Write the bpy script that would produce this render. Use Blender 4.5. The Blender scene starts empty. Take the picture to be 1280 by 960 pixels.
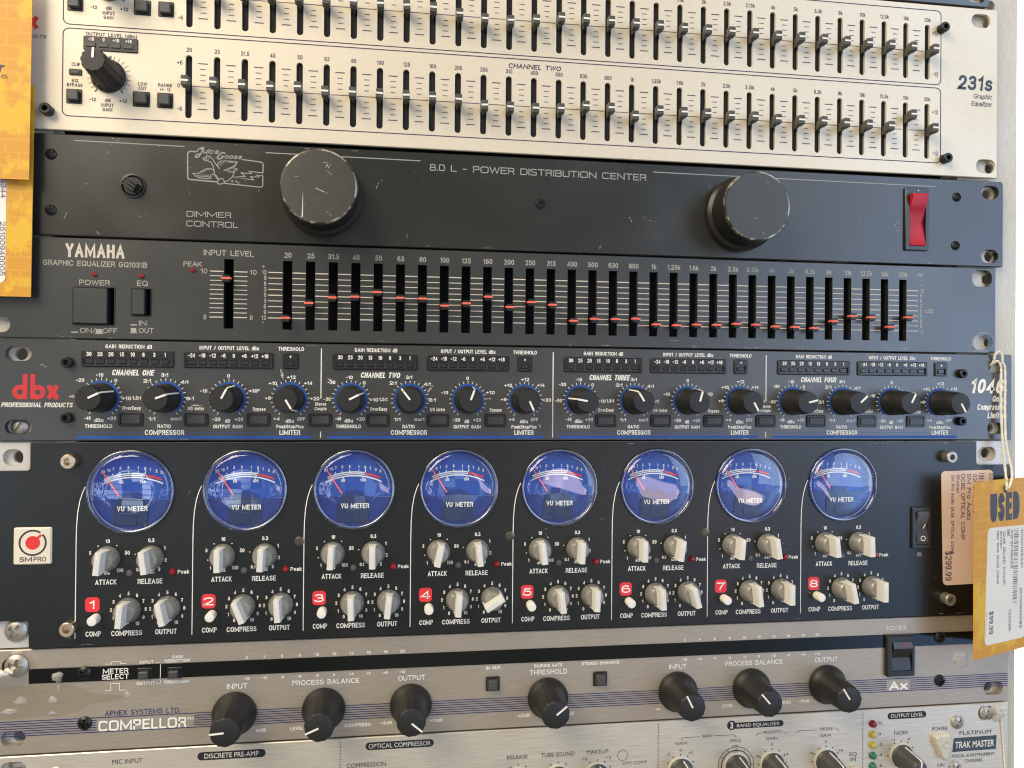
import bpy, bmesh, math, random
from math import sin, cos, pi, radians, atan2, hypot, sqrt
from mathutils import Vector, Matrix
from mathutils.geometry import tessellate_polygon

random.seed(4)
S = 0.001                                     # everything below is written in millimetres
SC = bpy.context.scene
COL = SC.collection

# ------------------------------------------------------------------ camera
cam = bpy.data.cameras.new('camera')
camo = bpy.data.objects.new('camera', cam); COL.objects.link(camo)
SC.camera = camo
YAW, PIT, ROLL = 0.14117, 0.005993, 0.008218
fw = Vector((sin(YAW)*cos(PIT), cos(YAW)*cos(PIT), sin(PIT)))
r0 = Vector((cos(YAW), -sin(YAW), 0)); u0 = r0.cross(fw)
rt = r0*cos(ROLL) + u0*sin(ROLL); up = rt.cross(fw)
camo.matrix_world = Matrix(((rt.x, up.x, -fw.x, .18208), (rt.y, up.y, -fw.y, -.35453), (rt.z, up.z, -fw.z, .15783), (0, 0, 0, 1)))
cam.sensor_width = 36; cam.lens = 36*959.84/1280
cam.clip_start = .01; cam.clip_end = 50

# ------------------------------------------------------------------ light: shop interior, lamps to the left, window to the right
SC.view_settings.view_transform = 'Standard'; SC.view_settings.look = 'None'
SC.cycles.filter_width = 1.15
SC.view_settings.exposure = 0; SC.view_settings.gamma = 1

def lamp(name, loc, target, size, size_y, watts, col):
    l = bpy.data.lights.new(name, 'AREA'); l.shape = 'RECTANGLE'; l.size = size; l.size_y = size_y
    l.energy = watts; l.color = col
    o = bpy.data.objects.new(name, l); COL.objects.link(o); o.location = loc
    o.rotation_euler = (Vector(target)-Vector(loc)).to_track_quat('-Z', 'Y').to_euler()
    return o
lamp('shop_lamp', (-.62, -.66, 1.06), (.08, 0, .24), 1.1, .9, 29.5, (1, .87, .675))
lamp('window_light', (1.02, -.78, .42), (.40, 0, .18), .55, .9, 3.0, (.82, .92, 1))
lamp('wall_light', (1.75, .15, .5), (1.7, 1.0, .2), .6, 1.2, 90, (1, .98, .94))

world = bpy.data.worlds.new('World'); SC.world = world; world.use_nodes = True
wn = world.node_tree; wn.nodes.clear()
def WN(t, **k):
    n = wn.nodes.new(t)
    for a, b in k.items(): setattr(n, a, b)
    return n
def wmath(op, a, b=None, c=None, clamp=False):
    n = WN('ShaderNodeMath', operation=op); n.use_clamp = clamp
    for i, v in enumerate((a, b, c)):
        if v is None: continue
        if isinstance(v, (int, float)): n.inputs[i].default_value = v
        else: wn.links.new(v, n.inputs[i])
    return n.outputs[0]
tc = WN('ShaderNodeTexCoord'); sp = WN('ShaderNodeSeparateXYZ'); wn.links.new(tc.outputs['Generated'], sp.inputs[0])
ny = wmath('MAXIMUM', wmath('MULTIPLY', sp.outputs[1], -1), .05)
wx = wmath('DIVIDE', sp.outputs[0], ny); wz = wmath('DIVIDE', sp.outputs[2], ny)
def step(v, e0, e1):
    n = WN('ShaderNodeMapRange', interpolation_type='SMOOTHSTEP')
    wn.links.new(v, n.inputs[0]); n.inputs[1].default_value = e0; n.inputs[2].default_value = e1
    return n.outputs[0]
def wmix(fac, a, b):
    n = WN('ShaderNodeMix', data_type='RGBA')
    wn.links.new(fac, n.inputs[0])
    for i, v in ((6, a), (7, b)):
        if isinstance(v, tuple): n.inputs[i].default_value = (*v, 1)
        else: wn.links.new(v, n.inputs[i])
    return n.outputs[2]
# unseen room painted as glow to reflect: shelf blocks left, grey middle, blue right
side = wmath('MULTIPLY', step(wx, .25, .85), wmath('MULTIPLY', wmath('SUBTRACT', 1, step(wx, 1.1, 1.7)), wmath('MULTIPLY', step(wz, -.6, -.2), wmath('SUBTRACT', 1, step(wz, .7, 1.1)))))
colr = wmix(side, (.50, .43, .32), (1.75, 3.0, 5.6))  # added blue patch on the right, shaped to put sheen on black panels
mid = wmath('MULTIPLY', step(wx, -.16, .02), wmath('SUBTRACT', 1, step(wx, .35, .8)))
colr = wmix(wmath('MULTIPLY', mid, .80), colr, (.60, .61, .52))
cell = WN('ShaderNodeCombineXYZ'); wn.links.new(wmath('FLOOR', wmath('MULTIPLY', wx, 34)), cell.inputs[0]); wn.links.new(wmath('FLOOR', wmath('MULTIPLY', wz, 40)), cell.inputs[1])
glow_blocks = WN('ShaderNodeTexWhiteNoise', noise_dimensions='2D'); wn.links.new(cell.outputs[0], glow_blocks.inputs['Vector'])
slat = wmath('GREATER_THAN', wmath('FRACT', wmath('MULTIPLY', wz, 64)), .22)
shelf = wmath('MULTIPLY', wmath('SUBTRACT', 1, step(wx, -.24, -.10)), wmath('MULTIPLY', step(wx, -1.0, -.8), wmath('MULTIPLY', wmath('MULTIPLY', step(wz, -.22, -.18), wmath('SUBTRACT', 1, step(wz, -.06, -.02))), wmath('MULTIPLY', wmath('ADD', wmath('MULTIPLY', slat, .6), .4), step(glow_blocks.outputs['Value'], .3, .6)))))
colr = wmix(wmath('MULTIPLY', shelf, .8), colr, (6.5, 7.6, 9.6))  # shelf-like bright blocks painted in for the left meters to mirror
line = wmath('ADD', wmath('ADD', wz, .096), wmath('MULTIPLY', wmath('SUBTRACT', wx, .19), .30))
dim = wmath('MULTIPLY', mid, wmath('MULTIPLY', step(glow_blocks.outputs['Value'], .62, .66), wmath('MULTIPLY', step(wz, -.2, -.18), wmath('SUBTRACT', 1, step(wz, -.09, -.07)))))
colr = wmix(wmath('MULTIPLY', dim, .75), colr, (2.0, 2.6, 3.6))  # random bright blocks added for the middle meters to reflect
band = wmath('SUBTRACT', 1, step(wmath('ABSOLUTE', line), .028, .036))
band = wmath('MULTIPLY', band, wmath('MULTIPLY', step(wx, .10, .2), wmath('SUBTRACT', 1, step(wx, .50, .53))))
colr = wmix(band, colr, (9.5, 7.6, 8.2))  # pale diagonal band added as a reflection for the meter lenses
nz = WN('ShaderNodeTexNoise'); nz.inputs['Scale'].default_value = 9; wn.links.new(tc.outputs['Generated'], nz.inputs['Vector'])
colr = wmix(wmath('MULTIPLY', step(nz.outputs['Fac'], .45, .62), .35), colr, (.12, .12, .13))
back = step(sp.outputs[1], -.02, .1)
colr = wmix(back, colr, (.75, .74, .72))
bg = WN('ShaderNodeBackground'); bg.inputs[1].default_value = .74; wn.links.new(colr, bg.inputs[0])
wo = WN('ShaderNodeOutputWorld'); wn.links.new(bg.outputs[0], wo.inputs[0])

# ------------------------------------------------------------------ materials
def nodes_of(name):
    m = bpy.data.materials.new(name); m.use_nodes = True
    nt = m.node_tree; b = nt.nodes['Principled BSDF']
    return m, nt, b
def noise(nt, scale, detail=4, stretch=None, rough=.55):
    t = nt.nodes.new('ShaderNodeTexCoord'); mp = nt.nodes.new('ShaderNodeMapping')
    nt.links.new(t.outputs['Object'], mp.inputs[0])
    if stretch: mp.inputs['Scale'].default_value = stretch
    n = nt.nodes.new('ShaderNodeTexNoise'); n.inputs['Scale'].default_value = scale; n.inputs['Detail'].default_value = detail
    n.inputs['Roughness'].default_value = rough
    nt.links.new(mp.outputs[0], n.inputs['Vector'])
    return n.outputs['Fac']
def ramp(nt, fac, stops):
    r = nt.nodes.new('ShaderNodeValToRGB'); nt.links.new(fac, r.inputs[0])
    e = r.color_ramp.elements
    while len(e) < len(stops): e.new(.5)
    for el, (p, c) in zip(e, stops): el.position = p; el.color = (*c, 1) if len(c) == 3 else c
    return r.outputs[0]
def mixc(nt, fac, a, b, mode='MIX'):
    n = nt.nodes.new('ShaderNodeMix'); n.data_type = 'RGBA'; n.blend_type = mode
    if isinstance(fac, (int, float)): n.inputs[0].default_value = fac
    else: nt.links.new(fac, n.inputs[0])
    for i, v in ((6, a), (7, b)):
        if isinstance(v, tuple): n.inputs[i].default_value = (*v, 1)
        else: nt.links.new(v, n.inputs[i])
    return n.outputs[2]
def bump(nt, b, h, strength, dist=.0002):
    n = nt.nodes.new('ShaderNodeBump'); n.inputs['Strength'].default_value = strength; n.inputs['Distance'].default_value = dist
    nt.links.new(h, n.inputs['Height']); nt.links.new(n.outputs[0], b.inputs['Normal'])

def M(name, col, rough=.5, metal=0, var=.12, scale=60, rvar=.12, stretch=None, bmp=0, spec=.5, dust=None, coat=0):
    """base colour with uneven wear: low and high frequency noise in colour and gloss"""
    m, nt, b = nodes_of(name)
    f = noise(nt, scale, 5, stretch); f2 = noise(nt, 14, 3)
    lo = tuple(c*(1-var) for c in col); hi = tuple(min(1, c*(1+var)) for c in col)
    c = ramp(nt, f, [(.3, lo), (.7, hi)])
    if dust:
        dcol, amt = dust
        sp1 = noise(nt, 900, 2); c = mixc(nt, ramp(nt, sp1, [(.70, (0, 0, 0)), (.76, (amt,)*3)]), c, dcol)
        c = mixc(nt, ramp(nt, f2, [(.5, (0, 0, 0)), (.72, (amt*.12,)*3)]), c, dcol)
    nt.links.new(c, b.inputs['Base Color'])
    rr = ramp(nt, f2, [(.3, (max(.02, rough-rvar),)*3), (.7, (min(1, rough+rvar),)*3)])
    nt.links.new(rr, b.inputs['Roughness'])
    b.inputs['Metallic'].default_value = metal; b.inputs['Specular IOR Level'].default_value = spec
    b.inputs['Coat Weight'].default_value = coat
    if bmp: bump(nt, b, f, bmp)
    return m
def INK(name, col, wear=0):
    m, nt, b = nodes_of(name)
    f = noise(nt, 700, 3)
    nt.links.new(ramp(nt, f, [(.3, tuple(c*.86 for c in col)), (.7, col)]), b.inputs['Base Color'])
    b.inputs['Roughness'].default_value = .6
    if wear:
        nt.links.new(ramp(nt, noise(nt, 420, 4, (1, 1, 3)), [(wear, (1, 1, 1)), (wear+.05, (.25, .25, .25))]), b.inputs['Alpha'])
    return m

MT = {}
MT['silver_paint'] = M('silver_paint', (.66, .585, .455), .44, .2, .03, 420, .06, bmp=.05)
MT['black_crinkle'] = M('black_satin_panel', (.0165, .0170, .0150), .29, 0, .3, 18, .06, bmp=.05, spec=.62, dust=((.16, .155, .14), .75))
MT['black_anodised'] = M('black_anodised_panel', (.028, .030, .0275), .32, .2, .10, 60, .05, (6, 1, 220), spec=1.0, dust=((.15, .15, .14), .25))
MT['charcoal_panel'] = M('charcoal_panel', (.029, .030, .027), .33, .1, .14, 80, .06, bmp=.04, spec=1.0, dust=((.2, .19, .17), .4))
MT['black_panel'] = M('black_brushed_panel', (.0085, .0098, .0090), .31, .1, .16, 60, .05, (4, 1, 200), spec=.5, dust=((.10, .10, .10), .2))
MT['brushed_silver'] = M('brushed_aluminium', (.40, .345, .275), .40, .5, .12, 34, .06, (3, 1, 90), bmp=.12)
MT['bright_brushed'] = M('bright_brushed_steel', (.66, .60, .495), .36, .55, .14, 26, .06, (3, 1, 80), bmp=.08)
MT['rail'] = M('dull_zinc_rail', (.54, .49, .41), .55, .15, .14, 45, .12, (50, 1, 4), bmp=.08, dust=((.2, .19, .18), .3))
MT['ear'] = M('pale_ear_plate', (.60, .57, .53), .5, .35, .05, 90, .1)
MT['zinc'] = M('zinc_screw', (.44, .41, .36), .44, .85, .2, 300, .12)
MT['brass'] = M('brassy_screw', (.62, .50, .36), .28, .95, .2, 300, .1)
MT['bronze'] = M('dark_bronze_screw', (.13, .115, .085), .38, .8, .3, 500, .1)
MT['black_screw'] = M('black_oxide_screw', (.022, .022, .021), .34, .6, .2, 400, .1)
MT['knob_black'] = M('black_rubbery_plastic', (.011, .011, .0105), .46, 0, .15, 200, .1, bmp=.05)
MT['knob_satin'] = M('black_spun_metal', (.028, .028, .027), .36, .6, .2, 40, .1)
MT['plastic_black'] = M('black_plastic', (.013, .013, .013), .32, 0, .15, 120, .08)
MT['plastic_grey'] = M('dark_grey_plastic', (.052, .053, .052), .42, 0, .1, 120, .08)
MT['void'] = M('dark_chassis', (.004, .004, .005), .8, 0, .1, 50, .05)
MT['knob_grey'] = M('grey_knob_plastic', (.34, .33, .295), .32, .5, .10, 120, .08)
MT['knob_light'] = M('pale_knob_plastic', (.66, .64, .585), .30, 0, .06, 200, .08)
MT['knob_silver'] = M('silver_knob', (.33, .31, .27), .32, .55, .12, 120, .08)
MT['white_plastic'] = M('white_plastic', (.78, .74, .66), .38, 0, .04, 200, .08)
MT['cream_plastic'] = M('cream_plastic', (.52, .49, .41), .4, 0, .05, 200, .08)
MT['slider_grey'] = M('slider_grey_plastic', (.058, .057, .053), .5, .0, .1, 300, .08)
MT['led_dark'] = M('unlit_led', (.022, .021, .021), .22, 0, .2, 400, .06)
MT['led_red'] = M('unlit_red_led', (.22, .012, .02), .2, 0, .2, 400, .06)
MT['led_dull'] = M('dull_red_led', (.20, .012, .03), .25, 0, .2, 400, .06)
MT['led_peak'] = M('peak_red_led', (.30, .012, .018), .2, 0, .2, 400, .06)
MT['led_green'] = M('green_led', (.025, .16, .075), .25, 0, .2, 400, .06)
MT['led_yellow'] = M('yellow_led', (.46, .38, .05), .25, 0, .2, 400, .06)
MT['led_grey'] = M('grey_led', (.11, .11, .105), .3, 0, .2, 400, .06)
MT['red_rocker'] = M('red_rocker_plastic', (.40, .009, .020), .38, 0, .15, 120, .06, spec=.25)
MT['coral'] = M('coral_marker', (.85, .13, .075), .5, 0, .06, 300, .05)
MT['needle'] = M('needle_red', (.95, .12, .10), .5, 0, .04, 300, .05)
MT['dial_blue'] = M('blue_dial', (.0008, .060, .37), .5, 0, .05, 40, .05)
MT['cover_blue'] = M('blue_cover', (.0006, .026, .19), .35, 0, .06, 60, .05)
MT['movement'] = M('movement_dark_blue', (.0025, .020, .085), .35, 0, .2, 150, .06)
MT['badge'] = M('badge_cream', (.72, .64, .50), .35, 0, .04, 90, .05)
MT['sticker_pink'] = M('peach_sticker', (.74, .56, .45), .6, 0, .03, 70, .05)
MT['sticker_white'] = M('white_sticker', (.72, .68, .60), .6, 0, .03, 70, .05)
MT['cord'] = M('cotton_string', (.70, .66, .56), .9, 0, .15, 900, .05, bmp=.5)
MT['glue'] = M('dried_glue', (.62, .60, .54), .22, 0, .25, 350, .1, bmp=.8); MT['glue'].node_tree.nodes['Principled BSDF'].inputs['Alpha'].default_value = .42
MT['wall'] = M('white_wall', (.85, .83, .79), .8, 0, .05, 4, .05)
MT['badge_red'] = M('red_badge', (.72, .03, .04), .5, 0, .06, 200, .06)
MT['rim_wear'] = None

W_ = (.74, .70, .61)
INKS = {k: INK('ink_'+k, v) for k, v in dict(white=(.88, .85, .77), cream=W_, gold=(.60, .52, .42), grey=(.31, .31, .285), purple=(.045, .03, .075),
        blue=(.010, .075, .33), navy=(.006, .020, .12), dark=(.035, .035, .04), red=(.75, .03, .035), slate=(.045, .06, .085), label=(.13, .10, .15),
        black=(.012, .012, .013), faint=(.40, .37, .31), fade=(.30, .26, .20), tick=(.10, .07, .12)).items()}
INKS['worn_red'] = INK('ink_worn_red', (.58, .028, .035), .60)
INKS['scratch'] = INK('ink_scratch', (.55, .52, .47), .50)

def worn_rim():
    m, nt, b = nodes_of('worn_knob_rim')
    f = noise(nt, 130, 9, None, .7)
    c = ramp(nt, f, [(.46, (.035, .034, .03)), (.58, (.46, .42, .33))])
    nt.links.new(c, b.inputs['Base Color']); b.inputs['Metallic'].default_value = .5; b.inputs['Roughness'].default_value = .4
    return m
MT['rim_wear'] = worn_rim()

def spun_face():
    m, nt, b = nodes_of('spun_black_face')
    t = nt.nodes.new('ShaderNodeTexCoord'); s = nt.nodes.new('ShaderNodeVectorMath'); s.operation = 'MULTIPLY'
    nt.links.new(t.outputs['Object'], s.inputs[0]); s.inputs[1].default_value = (1, 0, 1)
    l = nt.nodes.new('ShaderNodeVectorMath'); l.operation = 'LENGTH'; nt.links.new(s.outputs[0], l.inputs[0])
    n = nt.nodes.new('ShaderNodeTexNoise'); n.noise_dimensions = '1D'; n.inputs['Scale'].default_value = 9000
    nt.links.new(l.outputs['Value'], n.inputs['W'])
    c = ramp(nt, n.outputs['Fac'], [(.3, (.050, .050, .047)), (.7, (.074, .074, .068))])
    sc = noise(nt, 75, 5, (1, 1, .5), .75)
    c = mixc(nt, ramp(nt, sc, [(.66, (0, 0, 0)), (.74, (.55,)*3)]), c, (.24, .22, .18))
    nt.links.new(c, b.inputs['Base Color']); b.inputs['Roughness'].default_value = .40; b.inputs['Metallic'].default_value = .5
    b.inputs['Anisotropic'].default_value = .7
    return m
MT['spun_face'] = spun_face()

def clear(name, tint, rough=.03, ior=1.5, facmul=1.0):
    m = bpy.data.materials.new(name); m.use_nodes = True; nt = m.node_tree; nt.nodes.clear()
    tr = nt.nodes.new('ShaderNodeBsdfTransparent'); tr.inputs[0].default_value = (*tint, 1)
    gl = nt.nodes.new('ShaderNodeBsdfGlossy'); gl.inputs['Roughness'].default_value = rough
    fr = nt.nodes.new('ShaderNodeFresnel'); fr.inputs[0].default_value = ior
    n = noise(nt, 45, 4)
    ge = nt.nodes.new('ShaderNodeNewGeometry'); fb = nt.nodes.new('ShaderNodeMath'); fb.operation = 'MULTIPLY_ADD'
    nt.links.new(ge.outputs['Backfacing'], fb.inputs[0]); fb.inputs[1].default_value = -facmul; fb.inputs[2].default_value = facmul
    mu = nt.nodes.new('ShaderNodeMath'); mu.operation = 'MULTIPLY'
    nt.links.new(fr.outputs[0], mu.inputs[0]); nt.links.new(fb.outputs[0], mu.inputs[1])
    rr = ramp(nt, n, [(.4, (rough,)*3), (.7, (rough*1.4,)*3)]); nt.links.new(rr, gl.inputs['Roughness'])
    mx = nt.nodes.new('ShaderNodeMixShader'); out = nt.nodes.new('ShaderNodeOutputMaterial')
    nt.links.new(mu.outputs[0], mx.inputs[0]); nt.links.new(tr.outputs[0], mx.inputs[1]); nt.links.new(gl.outputs[0], mx.inputs[2])
    nt.links.new(mx.outputs[0], out.inputs[0])
    return m
MT['lens'] = clear('clear_lens', (.96, .98, 1), .004, 1.85, 1.0)
MT['lens_rim'] = clear('clear_lens_rim', (.50, .60, .80), .05, 2.0, 1.6)
MT['film'] = clear('tape_film', (.93, .915, .87), .22, 1.45, 1.3)
MT['acrylic'] = M('black_acrylic_window', (.003, .0045, .005), .10, 0, .1, 60, .04, spec=.4)

def tag_card():
    m, nt, b = nodes_of('orange_brick_card')
    t = nt.nodes.new('ShaderNodeTexCoord'); sp = nt.nodes.new('ShaderNodeSeparateXYZ'); cb = nt.nodes.new('ShaderNodeCombineXYZ')
    nt.links.new(t.outputs['Object'], sp.inputs[0]); nt.links.new(sp.outputs[0], cb.inputs[0]); nt.links.new(sp.outputs[2], cb.inputs[1])
    br = nt.nodes.new('ShaderNodeTexBrick'); nt.links.new(cb.outputs[0], br.inputs['Vector'])
    br.inputs['Scale'].default_value = 1; br.inputs['Brick Width'].default_value = .0108; br.inputs['Row Height'].default_value = .0056
    br.inputs['Mortar Size'].default_value = .00055; br.inputs['Mortar Smooth'].default_value = .4
    br.inputs['Color1'].default_value = (.57, .262, .022, 1); br.inputs['Color2'].default_value = (.59, .272, .024, 1); br.inputs['Mortar'].default_value = (.62, .305, .036, 1)
    n = noise(nt, 95, 7, None, .68); big = noise(nt, 26, 2)
    ad = nt.nodes.new('ShaderNodeMath'); ad.operation = 'MULTIPLY_ADD'; nt.links.new(big, ad.inputs[0]); ad.inputs[1].default_value = 1.1; nt.links.new(n, ad.inputs[2])
    mask = ramp(nt, ad.outputs[0], [(.99, (0, 0, 0)), (1.0, (1, 1, 1))])
    # ramp positions stop at 1, so rescale
    sc = nt.nodes.new('ShaderNodeMath'); sc.operation = 'MULTIPLY'; sc.inputs[1].default_value = .5; nt.links.new(ad.outputs[0], sc.inputs[0])
    zr = ramp(nt, sp.outputs[2], [(.002, (0, 0, 0)), (.008, (.06,)*3), (.030, (.075,)*3), (.042, (0, 0, 0))])
    a2 = nt.nodes.new('ShaderNodeMath'); a2.operation = 'ADD'; nt.links.new(sc.outputs[0], a2.inputs[0]); nt.links.new(zr, a2.inputs[1]); sc = a2
    mask = ramp(nt, sc.outputs[0], [(.555, (0, 0, 0)), (.60, (1, 1, 1))])
    c = mixc(nt, mask, br.outputs[0], (.66, .385, .022))
    nt.links.new(c, b.inputs['Base Color']); b.inputs['Roughness'].default_value = .5
    return m
MT['card'] = tag_card()

# ------------------------------------------------------------------ geometry helpers (millimetres; the viewer looks along +y)
def rrect(x0, x1, z0, z1, r=0, n=5, ins=0):
    x0 += ins; x1 -= ins; z0 += ins; z1 -= ins; r = max(0, min(r-ins if r > ins else 0.0, (x1-x0)/2, (z1-z0)/2))
    if r <= 1e-4: return [(x0, z0), (x1, z0), (x1, z1), (x0, z1)]
    o = []
    for cx, cz, a in ((x0+r, z0+r, pi), (x1-r, z0+r, 1.5*pi), (x1-r, z1-r, 0), (x0+r, z1-r, .5*pi)):
        for i in range(n+1):
            t = a+i*pi/2/n; o.append((cx+r*cos(t), cz+r*sin(t)))
    # drop doubles for full slots
    p = []
    for q in o:
        if not p or hypot(q[0]-p[-1][0], q[1]-p[-1][1]) > 1e-4: p.append(q)
    if hypot(p[0][0]-p[-1][0], p[0][1]-p[-1][1]) < 1e-4: p.pop()
    return p
def circ(cx, cz, r, n=32): return [(cx+r*cos(2*pi*i/n), cz+r*sin(2*pi*i/n)) for i in range(n)]

def plate(bm, outer, holes=(), y0=0., y1=3., outer_in=None, ch=0., back=True):
    """flat plate with through holes; front at y0, back at y1; outer_in = front outline pulled in by the chamfer"""
    fo = outer_in or outer
    loops = [fo]+list(holes)
    flat = [p for l in loops for p in l]
    tris = tessellate_polygon([[Vector((p[0], p[1], 0)) for p in l] for l in loops])
    vf = [bm.verts.new((p[0], y0, p[1])) for p in flat]
    def tri(vs, flip):
        a, b, c = (v.co for v in vs)
        nrm = (b-a).cross(c-a)
        if nrm.length < 1e-9: return
        if (nrm.y > 0) != flip: vs = vs[::-1]
        try: bm.faces.new(vs)
        except ValueError: pass
    for t in tris: tri([vf[i] for i in t], False)
    if back:
        fl2 = [p for l in ([outer]+list(holes)) for p in l]
        vb = [bm.verts.new((p[0], y1, p[1])) for p in fl2]
        for t in tris: tri([vb[i] for i in t], True)
    else:
        vb = [bm.verts.new((p[0], y1, p[1])) for p in [q for l in ([outer]+list(holes)) for q in l]]
    k = 0
    for li, l in enumerate(loops):
        n = len(l)
        if li == 0 and outer_in:
            vc = [bm.verts.new((p[0], y0+ch, p[1])) for p in outer]
            for i in range(n):
                j = (i+1) % n
                bm.faces.new((vf[k+i], vf[k+j], vc[j], vc[i])); bm.faces.new((vc[i], vc[j], vb[k+j], vb[k+i]))
        else:
            for i in range(n):
                j = (i+1) % n
                bm.faces.new((vf[k+i], vf[k+j], vb[k+j], vb[k+i]))
        k += n
def rplate(bm, x0, x1, z0, z1, r, holes=(), y0=0., y1=3., ch=.4, n=4):
    r = max(r, ch+.05)
    plate(bm, rrect(x0, x1, z0, z1, r, n), holes, y0, y1, rrect(x0, x1, z0, z1, r, n, ch), ch)
def lathe(bm, prof, n=48, rf=None, cx=0., cz=0., close=True, a0=0.):
    rings = []
    for k, (r, y) in enumerate(prof):
        rings.append([bm.verts.new((cx+r*(rf(2*pi*i/n, k) if rf else 1)*sin(2*pi*i/n+a0), y, cz+r*(rf(2*pi*i/n, k) if rf else 1)*cos(2*pi*i/n+a0))) for i in range(n)])
    for a, b in zip(rings, rings[1:]):
        for i in range(n):
            j = (i+1) % n
            bm.faces.new((a[i], b[i], b[j], a[j]))
    if close: bm.faces.new(rings[-1][::-1])
    return rings
def box(bm, x0, x1, y0, y1, z0, z1):
    v = [bm.verts.new((x, y, z)) for x in (x0, x1) for y in (y0, y1) for z in (z0, z1)]
    for f in ((0, 1, 3, 2), (4, 6, 7, 5), (0, 4, 5, 1), (2, 3, 7, 6), (0, 2, 6, 4), (1, 5, 7, 3)): bm.faces.new([v[i] for i in f])
def tube(bm, pts, r, n=8, twist=0.):
    P = [Vector(p) for p in pts]; rings = []
    nrm = Vector((0, -1, 0))
    for i, p in enumerate(P):
        t = (P[min(i+1, len(P)-1)]-P[max(i-1, 0)]).normalized()
        a = nrm-t*nrm.dot(t)
        if a.length < 1e-3: a = Vector((1, 0, 0))-t*t.x
        a.normalize(); b = t.cross(a); nrm = a
        rr = r(i) if callable(r) else r
        rings.append([bm.verts.new(p+a*rr*cos(2*pi*k/n+twist*i)+b*rr*sin(2*pi*k/n+twist*i)) for k in range(n)])
    for a, b in zip(rings, rings[1:]):
        for k in range(n): bm.faces.new((a[k], b[k], b[(k+1) % n], a[(k+1) % n]))
    bm.faces.new(rings[0]); bm.faces.new(rings[-1][::-1])
def smooth_path(pts, n=6):
    P = [Vector(p) for p in pts]; o = []
    for i in range(len(P)-1):
        a, b, c, d = P[max(i-1, 0)], P[i], P[i+1], P[min(i+2, len(P)-1)]
        for k in range(n):
            t = k/n
            o.append(.5*((2*b)+(c-a)*t+(2*a-5*b+4*c-d)*t*t+(3*b-a-3*c+d)*t**3))
    return o+[P[-1]]
def to_mesh(name, bm, off=(0, 0, 0), mat=None, sharp=32):
    bmesh.ops.recalc_face_normals(bm, faces=bm.faces)
    for v in bm.verts: v.co = Vector(((v.co.x-off[0])*S, (v.co.y-off[1])*S, (v.co.z-off[2])*S))
    me = bpy.data.meshes.new(name); bm.to_mesh(me); bm.free()
    me.polygons.foreach_set('use_smooth', [True]*len(me.polygons)); me.set_sharp_from_angle(angle=radians(sharp))
    if mat: me.materials.append(MT[mat] if isinstance(mat, str) else mat)
    return me

class Thing:
    """an Empty at the thing's base; parts are its children"""
    def __init__(s, name, label, cat, org=(0, 0, 0), rot=0.):
        s.o = bpy.data.objects.new(name, None); COL.objects.link(s.o); s.org = org
        s.o.location = Vector(org)*S; s.o.rotation_euler = (0, 0, rot); s.o.empty_display_size = .01
        s.o['label'] = label; s.o['category'] = cat
        s.loc = (0, 0, 0) if rot else org     # a turned thing is written in its own coordinates
    def part(s, name, bm, mat, parent=None, label=None, sharp=32):
        o = bpy.data.objects.new(name, to_mesh(name, bm, s.loc, mat, sharp)); COL.objects.link(o); o.parent = parent or s.o
        if label: o['label'] = label
        return o
    def put(s, name, me, x=0., z=0., y=0., rot=0., parent=None, label=None):
        """another copy of a ready mesh; x, z are in the place for a part, in its part for a sub-part"""
        o = bpy.data.objects.new(name, me); COL.objects.link(o)
        if parent: o.parent = parent; o.location = (x*S, y*S, z*S)
        else: o.parent = s.o; o.location = ((x-s.loc[0])*S, (y-s.loc[1])*S, (z-s.loc[2])*S)
        o.rotation_euler = (0, rot, 0)
        if label: o['label'] = label
        return o
def tag(o, label, cat): o['label'] = label; o['category'] = cat

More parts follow.
